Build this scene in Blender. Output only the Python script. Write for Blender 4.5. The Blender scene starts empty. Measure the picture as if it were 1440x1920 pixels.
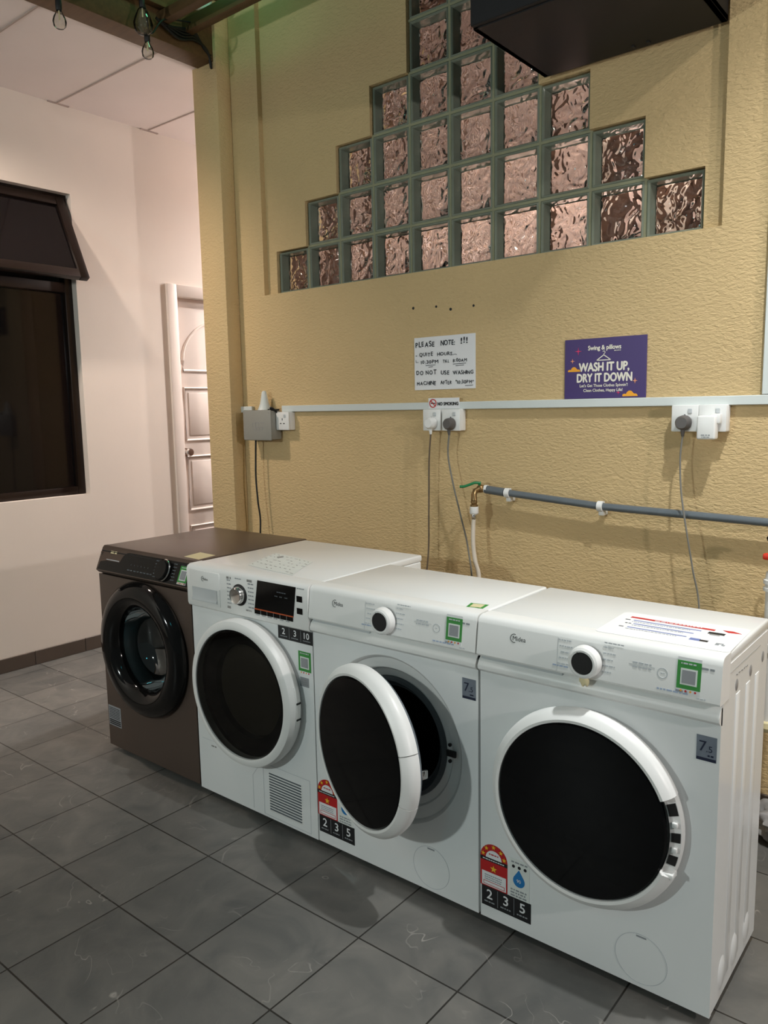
import bpy, bmesh, math, random
from mathutils import Matrix, Vector
random.seed(7)
SC = bpy.context.scene
COL = SC.collection
PI = math.pi

# ------------------------------------------------------------------ camera
CAM_F = 1465.02 / 1920.0
cam_d = bpy.data.cameras.new('camera')
cam_d.sensor_fit = 'VERTICAL'
cam_d.sensor_height = 24.0
cam_d.lens = 24.0 * CAM_F
cam_d.clip_start = 0.02
cam = bpy.data.objects.new('camera', cam_d)
COL.objects.link(cam)
_r = Vector((0.77591421, 0.63057205, -0.01833133))
_u = Vector((-0.06971311, 0.11458972, 0.99096381))
_d = Vector((-0.62697466, 0.76762497, -0.13287093))
_m = Matrix.Identity(4)
for _i in range(3):
    _m[_i][0], _m[_i][1], _m[_i][2] = _r[_i], _u[_i], -_d[_i]
_m[0][3], _m[1][3], _m[2][3] = 1.043151, -2.6810362, 1.37944979
cam.matrix_world = _m
SC.camera = cam

# ------------------------------------------------------------------ exposure, world, lamps
SC.view_settings.view_transform = 'Standard'
SC.view_settings.look = 'None'
SC.view_settings.exposure = 0.18
SC.view_settings.gamma = 1.0
SC.view_settings.use_curve_mapping = False

world = bpy.data.worlds.new('night_world')
SC.world = world
world.use_nodes = True
world.node_tree.nodes['Background'].inputs[0].default_value = (0.80, 0.95, 0.92, 1)
world.node_tree.nodes['Background'].inputs[1].default_value = 0.10

def lamp(name, loc, power, rgb, size=0.05, spot=None, aim=None, blend=0.06):
    d = bpy.data.lights.new(name, 'SPOT' if spot else 'POINT')
    d.energy = power
    d.color = rgb
    d.shadow_soft_size = size
    o = bpy.data.objects.new(name, d)
    COL.objects.link(o)
    o.location = loc
    if spot:
        d.spot_size = spot
        d.spot_blend = blend
        v = Vector(aim) - Vector(loc)
        o.rotation_euler = v.to_track_quat('-Z', 'Y').to_euler()
    return o

lamp('patio_lamp', (0.90, -0.92, 3.27), 198, (0.97, 1.0, 0.99), 0.035, spot=math.radians(111), aim=(0.90, -0.92, 0), blend=1.0)
lamp('corridor_lamp', (-2.56, -1.42, 3.0), 98, (1.0, 0.84, 0.72), 0.05, spot=math.radians(106), aim=(-2.90, 0.25, 0), blend=1.0)
lamp('rear_corridor_lamp', (-2.32, 2.25, 2.45), 66, (1.0, 0.95, 0.92), 0.06)
lamp('rear_corridor_downlight', (-2.40, 2.05, 2.95), 270, (1.0, 0.95, 0.92), 0.05, spot=math.radians(170), aim=(-2.40, 2.05, 0), blend=0.8)
lamp('front_lamp', (-1.5, -5.2, 2.0), 142, (0.90, 1.0, 0.97), 0.08)
lamp('eave_lamp', (1.55, -1.05, 3.22), 27, (1.0, 0.95, 0.88), 0.04)
lamp('side_lamp', (3.50, -1.60, 2.0), 132, (1.0, 0.92, 0.88), 0.06)
lamp('teal_sign_glow', (0.25, -3.6, 2.6), 5, (0.10, 0.85, 1.0), 0.12)
lamp('green_string_glow', (-1.80, -0.40, 3.32), 1.0, (0.20, 1.0, 0.50), 0.05)
lamp('back_room_lamp', (-0.35, 0.45, 0.9), 88, (1.0, 0.92, 0.90), 0.06)

# ------------------------------------------------------------------ materials
def s2l(c):
    c /= 255.0
    return c / 12.92 if c <= 0.04045 else ((c + 0.055) / 1.055) ** 2.4
def rgb(r, g, b): return (s2l(r), s2l(g), s2l(b), 1.0)

def mat(name, col, rough=0.5, metal=0.0, var=0.06, scale=6.0, bump=0.0, bscale=60.0, stretch=None,
        trans=0.0, ior=1.45, coat=0.0, bdist=0.004):
    m = bpy.data.materials.new(name)
    m.use_nodes = True
    nt = m.node_tree
    b = nt.nodes['Principled BSDF']
    b.inputs['Roughness'].default_value = rough
    b.inputs['Metallic'].default_value = metal
    b.inputs['Transmission Weight'].default_value = trans
    b.inputs['IOR'].default_value = ior
    b.inputs['Coat Weight'].default_value = coat
    tc = nt.nodes.new('ShaderNodeTexCoord')
    mp = nt.nodes.new('ShaderNodeMapping')
    nt.links.new(tc.outputs['Object'], mp.inputs[0])
    if stretch: mp.inputs['Scale'].default_value = stretch
    n = nt.nodes.new('ShaderNodeTexNoise')
    n.inputs['Scale'].default_value = scale
    n.inputs['Detail'].default_value = 4
    nt.links.new(mp.outputs[0], n.inputs['Vector'])
    mx = nt.nodes.new('ShaderNodeMix')
    mx.data_type = 'RGBA'
    lo = tuple(max(0, c * (1 - var * 2)) for c in col[:3]) + (1,)
    hi = tuple(min(1, c * (1 + var * 2)) for c in col[:3]) + (1,)
    mx.inputs['A'].default_value = lo
    mx.inputs['B'].default_value = hi
    nt.links.new(n.outputs['Fac'], mx.inputs['Factor'])
    nt.links.new(mx.outputs['Result'], b.inputs['Base Color'])
    if bump:
        n2 = nt.nodes.new('ShaderNodeTexNoise')
        n2.inputs['Scale'].default_value = bscale
        n2.inputs['Detail'].default_value = 3
        n2.inputs['Distortion'].default_value = 0.6
        nt.links.new(mp.outputs[0], n2.inputs['Vector'])
        bp_ = nt.nodes.new('ShaderNodeBump')
        bp_.inputs['Strength'].default_value = bump
        bp_.inputs['Distance'].default_value = bdist
        nt.links.new(n2.outputs['Fac'], bp_.inputs['Height'])
        nt.links.new(bp_.outputs[0], b.inputs['Normal'])
    return m

M = {}
def plaster():
    m = mat('yellow_rough_plaster', rgb(214, 186, 138), 0.75, var=0.05, scale=2.2)
    nt = m.node_tree
    b = nt.nodes['Principled BSDF']
    tc = nt.nodes.new('ShaderNodeTexCoord')
    mp = nt.nodes.new('ShaderNodeMapping')
    mp.inputs['Rotation'].default_value = (0, math.radians(18), 0)
    mp.inputs['Scale'].default_value = (1.0, 1.0, 2.1)
    nt.links.new(tc.outputs['Object'], mp.inputs[0])
    a = nt.nodes.new('ShaderNodeTexNoise')
    a.inputs['Scale'].default_value = 52
    a.inputs['Detail'].default_value = 5
    a.inputs['Roughness'].default_value = 0.58
    a.inputs['Distortion'].default_value = 0.35
    nt.links.new(mp.outputs[0], a.inputs['Vector'])
    bp_ = nt.nodes.new('ShaderNodeBump')
    bp_.inputs['Strength'].default_value = 0.75
    bp_.inputs['Distance'].default_value = 0.009
    nt.links.new(a.outputs['Fac'], bp_.inputs['Height'])
    nt.links.new(bp_.outputs[0], b.inputs['Normal'])
    return m
M['yellow'] = plaster()
M['olive_trim'] = mat('olive_painted_strip', rgb(150, 128, 78), 0.7, var=0.10, scale=9, bump=0.4, bscale=40)
M['white_wall'] = mat('white_painted_plaster', rgb(226, 214, 204), 0.7, var=0.025, scale=2.5, bump=0.12, bscale=18)
M['white_ceiling'] = mat('white_ceiling_board', rgb(226, 214, 210), 0.8, var=0.03, scale=3)
M['joint'] = mat('ceiling_joint_grey', rgb(178, 160, 152), 0.8)
M['timber'] = mat('brown_stained_timber', rgb(92, 68, 40), 0.6, var=0.22, scale=5, stretch=(1, 12, 12), bump=0.2)
M['roof'] = mat('dark_roof_boards', rgb(92, 74, 50), 0.7, var=0.2, scale=4, stretch=(12, 1, 1))
M['skirt'] = mat('dark_skirting_tile', rgb(86, 74, 66), 0.4, var=0.1, scale=8)
M['white_enamel'] = mat('white_enamelled_steel', rgb(234, 236, 236), 0.28, var=0.012, scale=3, coat=0.3)
M['white_plastic'] = mat('white_plastic', rgb(236, 236, 234), 0.35, var=0.012, scale=5)
M['grey_recess'] = mat('pale_grey_plastic', rgb(196, 200, 202), 0.4, var=0.02)
M['brown_steel'] = mat('brown_grey_metallic_steel', rgb(92, 78, 70), 0.32, metal=0.35, var=0.04, scale=4)
M['black_gloss'] = mat('black_gloss_plastic', rgb(15, 14, 14), 0.09, var=0.05, ior=1.36)
M['black_glass'] = mat('black_door_glass', rgb(13, 13, 14), 0.06, var=0.05, ior=1.22)
M['black_matte'] = mat('black_matte_plastic', rgb(26, 25, 25), 0.55)
M['black_ink'] = mat('black_print', rgb(24, 24, 26), 0.6)
M['pen_ink'] = mat('black_marker_ink', rgb(30, 32, 40), 0.7, var=0.1)
M['grey_ink'] = mat('grey_print', rgb(150, 154, 158), 0.6)
M['pale_blue'] = mat('pale_blue_print', rgb(166, 180, 204), 0.6)
M['navy_ink'] = mat('navy_print', rgb(26, 34, 58), 0.5)
M['pale_ink'] = mat('pale_grey_print', rgb(196, 200, 204), 0.6)
M['red_ink'] = mat('red_print', rgb(196, 36, 36), 0.5)
M['label_red'] = mat('energy_label_red', rgb(190, 28, 30), 0.5)
M['label_yellow'] = mat('star_yellow', rgb(246, 190, 50), 0.5)
M['green_print'] = mat('green_print', rgb(58, 146, 62), 0.5)
M['blue_print'] = mat('blue_print', rgb(30, 120, 186), 0.5)
M['blue_line'] = mat('blue_line_print', rgb(112, 128, 186), 0.5)
M['blue_grey'] = mat('blue_grey_label', rgb(116, 124, 136), 0.35, var=0.15, scale=30)
M['silver_label'] = mat('silver_grey_label', rgb(150, 152, 156), 0.4)
M['paper'] = mat('white_paper', rgb(236, 236, 238), 0.6, var=0.02)
M['dirty_paper'] = mat('smudged_white_paper', rgb(226, 230, 226), 0.6, var=0.03, scale=14)
M['cream_paper'] = mat('cream_paper', rgb(222, 210, 168), 0.6, var=0.03)
M['chrome'] = mat('chrome', rgb(206, 204, 202), 0.16, metal=1.0, var=0.02)
M['steel_dark'] = mat('drum_steel', rgb(150, 154, 156), 0.28, metal=0.9, var=0.08, scale=20)
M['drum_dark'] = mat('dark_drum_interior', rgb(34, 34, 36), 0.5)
M['gasket'] = mat('dark_grey_rubber', rgb(70, 76, 80), 0.5)
M['gap_grey'] = mat('slate_grey_plastic', rgb(92, 100, 106), 0.45)
M['brown_bowl'] = mat('brownish_inner_bowl', rgb(96, 90, 78), 0.4, var=0.1)
M['orange_strip'] = mat('dull_orange_strip', rgb(190, 84, 40), 0.5)
M['grey_box'] = mat('grey_switch_box', rgb(150, 148, 140), 0.5)
M['grey_pipe'] = mat('grey_upvc_pipe', rgb(98, 106, 112), 0.4, var=0.08, scale=14)
M['brass'] = mat('tarnished_brass', rgb(150, 122, 84), 0.35, metal=0.8, var=0.15, scale=40)
M['green_paint'] = mat('green_painted_handle', rgb(24, 120, 70), 0.4)
M['hose'] = mat('off_white_hose', rgb(216, 206, 192), 0.5)
M['grey_cable'] = mat('grey_cable', rgb(122, 120, 114), 0.5)
M['brown_cable'] = mat('brown_grey_cable', rgb(104, 90, 74), 0.5)
M['black_cable'] = mat('black_cable', rgb(16, 15, 15), 0.5)
M['grey_plug'] = mat('grey_plug_plastic', rgb(92, 88, 86), 0.45)
M['trunk'] = mat('white_trunking', rgb(214, 220, 218), 0.4, var=0.03, scale=4)
M['purple'] = mat('purple_sign_board', rgb(58, 32, 104), 0.4, var=0.04)
M['cream_letter'] = mat('cream_lettering', rgb(240, 234, 222), 0.5)
M['pink_print'] = mat('pink_print', rgb(230, 50, 110), 0.5)
M['orange_print'] = mat('amber_print', rgb(240, 166, 40), 0.5)
M['peach_print'] = mat('peach_print', rgb(240, 160, 120), 0.5)
M['cabinet_black'] = mat('black_cabinet_board', rgb(17, 16, 19), 0.6, var=0.05)
M['bronze'] = mat('dark_bronze_aluminium', rgb(36, 26, 21), 0.35, metal=0.4, var=0.06)
M['dark_pane'] = mat('dark_window_glass', rgb(18, 15, 16), 0.06, var=0.05, ior=1.35)
M['door_white'] = mat('white_painted_door', rgb(226, 214, 206), 0.45, var=0.015)
M['mortar'] = mat('pale_olive_mortar', rgb(150, 150, 122), 0.8, var=0.08, scale=20)
M['pink_curtain'] = mat('pink_curtain_cloth', rgb(226, 206, 201), 0.8, var=0.06, scale=6)
M['brown_wall'] = mat('brown_room_wall', rgb(92, 66, 52), 0.8, var=0.15, scale=3)
M['bag'] = mat('crumpled_grey_plastic', rgb(150, 148, 148), 0.3, var=0.25, scale=16, bump=0.6, bscale=20)
M['red_paint'] = mat('red_valve_paint', rgb(220, 56, 34), 0.4)
M['rim_glass'] = mat('thick_green_glass', rgb(128, 136, 122), 0.12, var=0.12, scale=10, bump=0.15, bscale=30, coat=0.5)
M['scuff'] = mat('grey_scuff', rgb(150, 148, 146), 0.6)

def thin_glass(name, tint, gloss=0.08):
    m = bpy.data.materials.new(name)
    m.use_nodes = True
    nt = m.node_tree
    nt.nodes.remove(nt.nodes['Principled BSDF'])
    t = nt.nodes.new('ShaderNodeBsdfTransparent')
    t.inputs[0].default_value = tint
    g = nt.nodes.new('ShaderNodeBsdfGlossy')
    g.inputs['Roughness'].default_value = 0.04
    n = nt.nodes.new('ShaderNodeTexNoise')
    n.inputs['Scale'].default_value = 5
    mr = nt.nodes.new('ShaderNodeMapRange')
    mr.inputs['To Min'].default_value = gloss * 0.8
    mr.inputs['To Max'].default_value = gloss * 1.2
    nt.links.new(n.outputs['Fac'], mr.inputs['Value'])
    fr = nt.nodes.new('ShaderNodeFresnel')
    fr.inputs['IOR'].default_value = 1.28
    ad = nt.nodes.new('ShaderNodeMath')
    ad.operation = 'MAXIMUM'
    nt.links.new(fr.outputs[0], ad.inputs[0])
    nt.links.new(mr.outputs[0], ad.inputs[1])
    mx = nt.nodes.new('ShaderNodeMixShader')
    nt.links.new(ad.outputs[0], mx.inputs[0])
    nt.links.new(t.outputs[0], mx.inputs[1])
    nt.links.new(g.outputs[0], mx.inputs[2])
    nt.links.new(mx.outputs[0], nt.nodes['Material Output'].inputs[0])
    return m
M['tint_glass'] = thin_glass('smoked_door_glass', (0.30, 0.29, 0.27, 1), 0.05)
M['clear_glass'] = thin_glass('clear_bowl_glass', (0.62, 0.72, 0.74, 1), 0.10)
M['bulb_glass'] = thin_glass('clear_bulb_glass', (0.93, 0.93, 0.90, 1), 0.10)

def wavy_glass():
    m = mat('wavy_refracting_glass', (0.92, 0.94, 0.93, 1), 0.03, trans=1.0, ior=1.5, var=0.01)
    nt = m.node_tree
    b = nt.nodes['Principled BSDF']
    tc = nt.nodes.new('ShaderNodeTexCoord')
    oi = nt.nodes.new('ShaderNodeObjectInfo')
    ml = nt.nodes.new('ShaderNodeMath')
    ml.operation = 'MULTIPLY'
    ml.inputs[1].default_value = 37.0
    nt.links.new(oi.outputs['Random'], ml.inputs[0])
    n = nt.nodes.new('ShaderNodeTexNoise')
    n.noise_dimensions = '4D'
    n.inputs['Scale'].default_value = 17
    n.inputs['Detail'].default_value = 1.2
    n.inputs['Distortion'].default_value = 0.8
    nt.links.new(tc.outputs['Object'], n.inputs['Vector'])
    nt.links.new(ml.outputs[0], n.inputs['W'])
    bp_ = nt.nodes.new('ShaderNodeBump')
    bp_.inputs['Strength'].default_value = 1.0
    bp_.inputs['Distance'].default_value = 0.024
    nt.links.new(n.outputs['Fac'], bp_.inputs['Height'])
    nt.links.new(bp_.outputs[0], b.inputs['Normal'])
    return m
M['wavy'] = wavy_glass()

def floor_mat():
    m = mat('grey_slate_floor_tiles', rgb(110, 108, 104), 0.42)
    nt = m.node_tree
    b = nt.nodes['Principled BSDF']
    L = nt.links.new
    tc = nt.nodes.new('ShaderNodeTexCoord')
    mp = nt.nodes.new('ShaderNodeMapping')
    mp.inputs['Location'].default_value = (0.5275 + 0.3105 * 20, 1.2765 + 0.3135 * 20, 0)
    L(tc.outputs['Object'], mp.inputs[0])
    br = nt.nodes.new('ShaderNodeTexBrick')
    br.offset = 0.0
    br.squash = 1.0
    br.inputs['Scale'].default_value = 1.0
    br.inputs['Brick Width'].default_value = 0.3105
    br.inputs['Row Height'].default_value = 0.3135
    br.inputs['Mortar Size'].default_value = 0.0026
    br.inputs['Mortar Smooth'].default_value = 0.25
    br.inputs['Bias'].default_value = 0.0
    br.inputs['Color1'].default_value = rgb(94, 93, 91)
    br.inputs['Color2'].default_value = rgb(112, 110, 107)
    br.inputs['Mortar'].default_value = rgb(44, 41, 38)
    L(mp.outputs[0], br.inputs['Vector'])
    n = nt.nodes.new('ShaderNodeTexNoise')
    n.inputs['Scale'].default_value = 5.5
    n.inputs['Detail'].default_value = 6
    n.inputs['Distortion'].default_value = 1.4
    L(tc.outputs['Object'], n.inputs['Vector'])
    rmp = nt.nodes.new('ShaderNodeValToRGB')
    rmp.color_ramp.elements[0].position = 0.3
    rmp.color_ramp.elements[0].color = (0.74, 0.76, 0.76, 1)
    rmp.color_ramp.elements[1].position = 0.7
    rmp.color_ramp.elements[1].color = (1.14, 1.12, 1.08, 1)
    L(n.outputs['Fac'], rmp.inputs[0])
    mu = nt.nodes.new('ShaderNodeMix')
    mu.data_type = 'RGBA'
    mu.blend_type = 'MULTIPLY'
    mu.inputs['Factor'].default_value = 1.0
    L(br.outputs['Color'], mu.inputs['A'])
    L(rmp.outputs[0], mu.inputs['B'])
    # whitish scratches and veins
    n3 = nt.nodes.new('ShaderNodeTexNoise')
    n3.inputs['Scale'].default_value = 3.2
    n3.inputs['Detail'].default_value = 2
    n3.inputs['Distortion'].default_value = 2.2
    L(tc.outputs['Object'], n3.inputs['Vector'])
    s1 = nt.nodes.new('ShaderNodeMath'); s1.operation = 'SUBTRACT'; s1.inputs[1].default_value = 0.5
    L(n3.outputs['Fac'], s1.inputs[0])
    s2 = nt.nodes.new('ShaderNodeMath'); s2.operation = 'ABSOLUTE'
    L(s1.outputs[0], s2.inputs[0])
    s3 = nt.nodes.new('ShaderNodeMapRange')
    s3.inputs['From Min'].default_value = 0.0
    s3.inputs['From Max'].default_value = 0.008
    s3.inputs['To Min'].default_value = 1.0
    s3.inputs['To Max'].default_value = 0.0
    L(s2.outputs[0], s3.inputs['Value'])
    n4 = nt.nodes.new('ShaderNodeTexNoise')
    n4.inputs['Scale'].default_value = 7.0
    n4.inputs['Detail'].default_value = 3
    L(tc.outputs['Object'], n4.inputs['Vector'])
    s4 = nt.nodes.new('ShaderNodeMapRange')
    s4.inputs['From Min'].default_value = 0.52
    s4.inputs['From Max'].default_value = 0.68
    s4.inputs['To Max'].default_value = 0.5
    L(n4.outputs['Fac'], s4.inputs['Value'])
    s5 = nt.nodes.new('ShaderNodeMath'); s5.operation = 'MULTIPLY'
    L(s3.outputs[0], s5.inputs[0]); L(s4.outputs[0], s5.inputs[1])
    mx = nt.nodes.new('ShaderNodeMix'); mx.data_type = 'RGBA'
    L(s5.outputs[0], mx.inputs['Factor'])
    L(mu.outputs['Result'], mx.inputs['A'])
    mx.inputs['B'].default_value = rgb(196, 190, 182)
    L(mx.outputs['Result'], b.inputs['Base Color'])
    # relief
    h1 = nt.nodes.new('ShaderNodeMath'); h1.operation = 'MULTIPLY'; h1.inputs[1].default_value = -0.6
    L(br.outputs['Fac'], h1.inputs[0])
    n5 = nt.nodes.new('ShaderNodeTexNoise')
    n5.inputs['Scale'].default_value = 14
    n5.inputs['Detail'].default_value = 6
    n5.inputs['Distortion'].default_value = 1.0
    L(tc.outputs['Object'], n5.inputs['Vector'])
    h2 = nt.nodes.new('ShaderNodeMath'); h2.operation = 'ADD'
    L(h1.outputs[0], h2.inputs[0]); L(n5.outputs['Fac'], h2.inputs[1])
    bp_ = nt.nodes.new('ShaderNodeBump')
    bp_.inputs['Strength'].default_value = 0.45
    bp_.inputs['Distance'].default_value = 0.006
    L(h2.outputs[0], bp_.inputs['Height'])
    L(bp_.outputs[0], b.inputs['Normal'])
    return m
M['floor'] = floor_mat()

# ------------------------------------------------------------------ helpers
def obj(name, bm, m, parent=None, loc=None, smooth=True, kind=None, label=None, cat=None, group=None):
    bmesh.ops.recalc_face_normals(bm, faces=bm.faces[:])
    me = bpy.data.meshes.new(name)
    bm.to_mesh(me)
    bm.free()
    me.materials.append(M[m] if isinstance(m, str) else m)
    if smooth:
        me.polygons.foreach_set('use_smooth', [True] * len(me.polygons))
        me.set_sharp_from_angle(angle=math.radians(35))
    o = bpy.data.objects.new(name, me)
    COL.objects.link(o)
    if parent: o.parent = parent
    if loc: o.location = loc
    tag(o, label, cat, group, kind)
    return o

def tag(o, label=None, cat=None, group=None, kind=None):
    if label: o['label'] = label
    if cat: o['category'] = cat
    if group: o['group'] = group
    if kind: o['kind'] = kind
    return o

def thing(name, label, cat, loc=(0, 0, 0), group=None, kind=None, rotz=0.0):
    o = bpy.data.objects.new(name, None)
    o.empty_display_size = 0.05
    COL.objects.link(o)
    o.location = loc
    o.rotation_euler = (0, 0, rotz)
    return tag(o, label, cat, group, kind)

def NB(): return bmesh.new()

def box(bm, x0, x1, y0, y1, z0, z1, bev=0.0, seg=2, mtx=None):
    r = bmesh.ops.create_cube(bm, size=1.0)
    vs = r['verts']
    for v in vs:
        v.co = Vector(((x0 + x1) / 2 + v.co.x * (x1 - x0), (y0 + y1) / 2 + v.co.y * (y1 - y0), (z0 + z1) / 2 + v.co.z * (z1 - z0)))
        if mtx is not None: v.co = mtx @ v.co
    if bev:
        es = list({e for v in vs for e in v.link_edges})
        bmesh.ops.bevel(bm, geom=es, offset=bev, segments=seg, affect='EDGES', profile=0.5)

def lathe(bm, prof, c=(0, 0, 0), axis='y', seg=72, a0=0.0, a1=2 * PI):
    """revolve (r, t) about an axis through c; t runs along the axis"""
    full = abs(a1 - a0 - 2 * PI) < 1e-6
    n = seg if full else max(4, int(seg * (a1 - a0) / (2 * PI)))
    rings = []
    cnt = n if full else n + 1
    def P(r, t, a):
        u, w = r * math.cos(a), r * math.sin(a)
        if axis == 'y': return Vector((c[0] + u, c[1] + t, c[2] + w))
        if axis == 'z': return Vector((c[0] + u, c[1] + w, c[2] + t))
        return Vector((c[0] + t, c[1] + u, c[2] + w))
    for r, t in prof:
        if r < 1e-6:
            rings.append([bm.verts.new(P(0, t, 0))])
        else:
            rings.append([bm.verts.new(P(r, t, a0 + (a1 - a0) * k / n)) for k in range(cnt)])
    for A, B in zip(rings, rings[1:]):
        for k in range(n):
            k2 = (k + 1) % cnt if full else k + 1
            if len(A) == 1 and len(B) == 1: continue
            if len(A) == 1: bm.faces.new((A[0], B[k], B[k2]))
            elif len(B) == 1: bm.faces.new((A[k], A[k2], B[0]))
            else: bm.faces.new((A[k], A[k2], B[k2], B[k]))
    if not full and len(prof) > 2:
        for k in (0, cnt - 1):
            f = [R[k] for R in rings if len(R) > 1]
            if len(f) > 2: bm.faces.new(f)

def tube(bm, pts, r, seg=12, cap=True):
    pts = [Vector(p) for p in pts]
    rings = []
    up = Vector((0, 0, 1))
    for i, p in enumerate(pts):
        d = (pts[min(i + 1, len(pts) - 1)] - pts[max(i - 1, 0)]).normalized()
        a = d.cross(up)
        if a.length < 1e-3: a = d.cross(Vector((0, 1, 0)))
        a.normalize()
        b = d.cross(a).normalized()
        rr = r[i] if isinstance(r, (list, tuple)) else r
        rings.append([bm.verts.new(p + a * rr * math.cos(2 * PI * k / seg) + b * rr * math.sin(2 * PI * k / seg)) for k in range(seg)])
    for A, B in zip(rings, rings[1:]):
        for k in range(seg):
            bm.faces.new((A[k], A[(k + 1) % seg], B[(k + 1) % seg], B[k]))
    if cap:
        bm.faces.new(rings[0]); bm.faces.new(rings[-1])

def spline(pts, n=8):
    """Catmull-Rom through pts"""
    P = [Vector(p) for p in pts]
    P = [P[0] * 2 - P[1]] + P + [P[-1] * 2 - P[-2]]
    out = []
    for i in range(1, len(P) - 2):
        for k in range(n):
            t = k / n
            a, b, c, d = P[i - 1], P[i], P[i + 1], P[i + 2]
            out.append(0.5 * ((2 * b) + (c - a) * t + (2 * a - 5 * b + 4 * c - d) * t * t + (3 * b - a - 3 * c + d) * t ** 3))
    out.append(P[-2])
    return out

def prism_x(bm, prof, x0, x1):
    """extrude a (y, z) outline along x"""
    A = [bm.verts.new((x0, y, z)) for y, z in prof]
    B = [bm.verts.new((x1, y, z)) for y, z in prof]
    n = len(prof)
    for k in range(n):
        bm.faces.new((A[k], A[(k + 1) % n], B[(k + 1) % n], B[k]))
    bm.faces.new(A); bm.faces.new(B)

def panel_hole(bm, x0, x1, z0, z1, cx, cz, r, y0, y1, n=96):
    """plate between y0 (front) and y1 with a round hole"""
    def outer(a):
        dx, dz = math.cos(a), math.sin(a)
        t = 1e9
        if dx > 1e-9: t = min(t, (x1 - cx) / dx)
        if dx < -1e-9: t = min(t, (x0 - cx) / dx)
        if dz > 1e-9: t = min(t, (z1 - cz) / dz)
        if dz < -1e-9: t = min(t, (z0 - cz) / dz)
        return cx + dx * t, cz + dz * t
    angs = [2 * PI * k / n for k in range(n)]
    angs += [math.atan2(z - cz, x - cx) % (2 * PI) for x in (x0, x1) for z in (z0, z1)]
    angs = sorted(set(round(a, 6) for a in angs))
    ring = []
    for a in angs:
        ox, oz = outer(a)
        ix, iz = cx + r * math.cos(a), cz + r * math.sin(a)
        ring.append([bm.verts.new((ix, y0, iz)), bm.verts.new((ox, y0, oz)), bm.verts.new((ox, y1, oz)), bm.verts.new((ix, y1, iz))])
    for A, B in zip(ring, ring[1:] + ring[:1]):
        for k in range(4):
            bm.faces.new((A[k], B[k], B[(k + 1) % 4], A[(k + 1) % 4]))

_TXT = {}
def text_geo(s, size):
    key = (s, size)
    if key not in _TXT:
        cu = bpy.data.curves.new('tmp_text', 'FONT')
        cu.body = s
        cu.size = size
        cu.resolution_u = 3
        o = bpy.data.objects.new('tmp_text', cu)
        COL.objects.link(o)
        bpy.context.view_layer.update()
        dg = bpy.context.evaluated_depsgraph_get()
        me = o.evaluated_get(dg).to_mesh()
        _TXT[key] = ([tuple(v.co) for v in me.vertices], [tuple(p.vertices) for p in me.polygons])
        o.evaluated_get(dg).to_mesh_clear()
        bpy.data.objects.remove(o)
        bpy.data.curves.remove(cu)
    return _TXT[key]

FRONT = lambda y0=0.0: Matrix(((1, 0, 0, 0), (0, 0, -1, y0), (0, 1, 0, 0), (0, 0, 0, 1)))
TOP = lambda z0=0.0: Matrix(((1, 0, 0, 0), (0, 1, 0, 0), (0, 0, 1, z0), (0, 0, 0, 1)))
SIDE = lambda x0=0.0: Matrix(((0, 0, 1, x0), (1, 0, 0, 0), (0, 1, 0, 0), (0, 0, 0, 1)))

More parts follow.
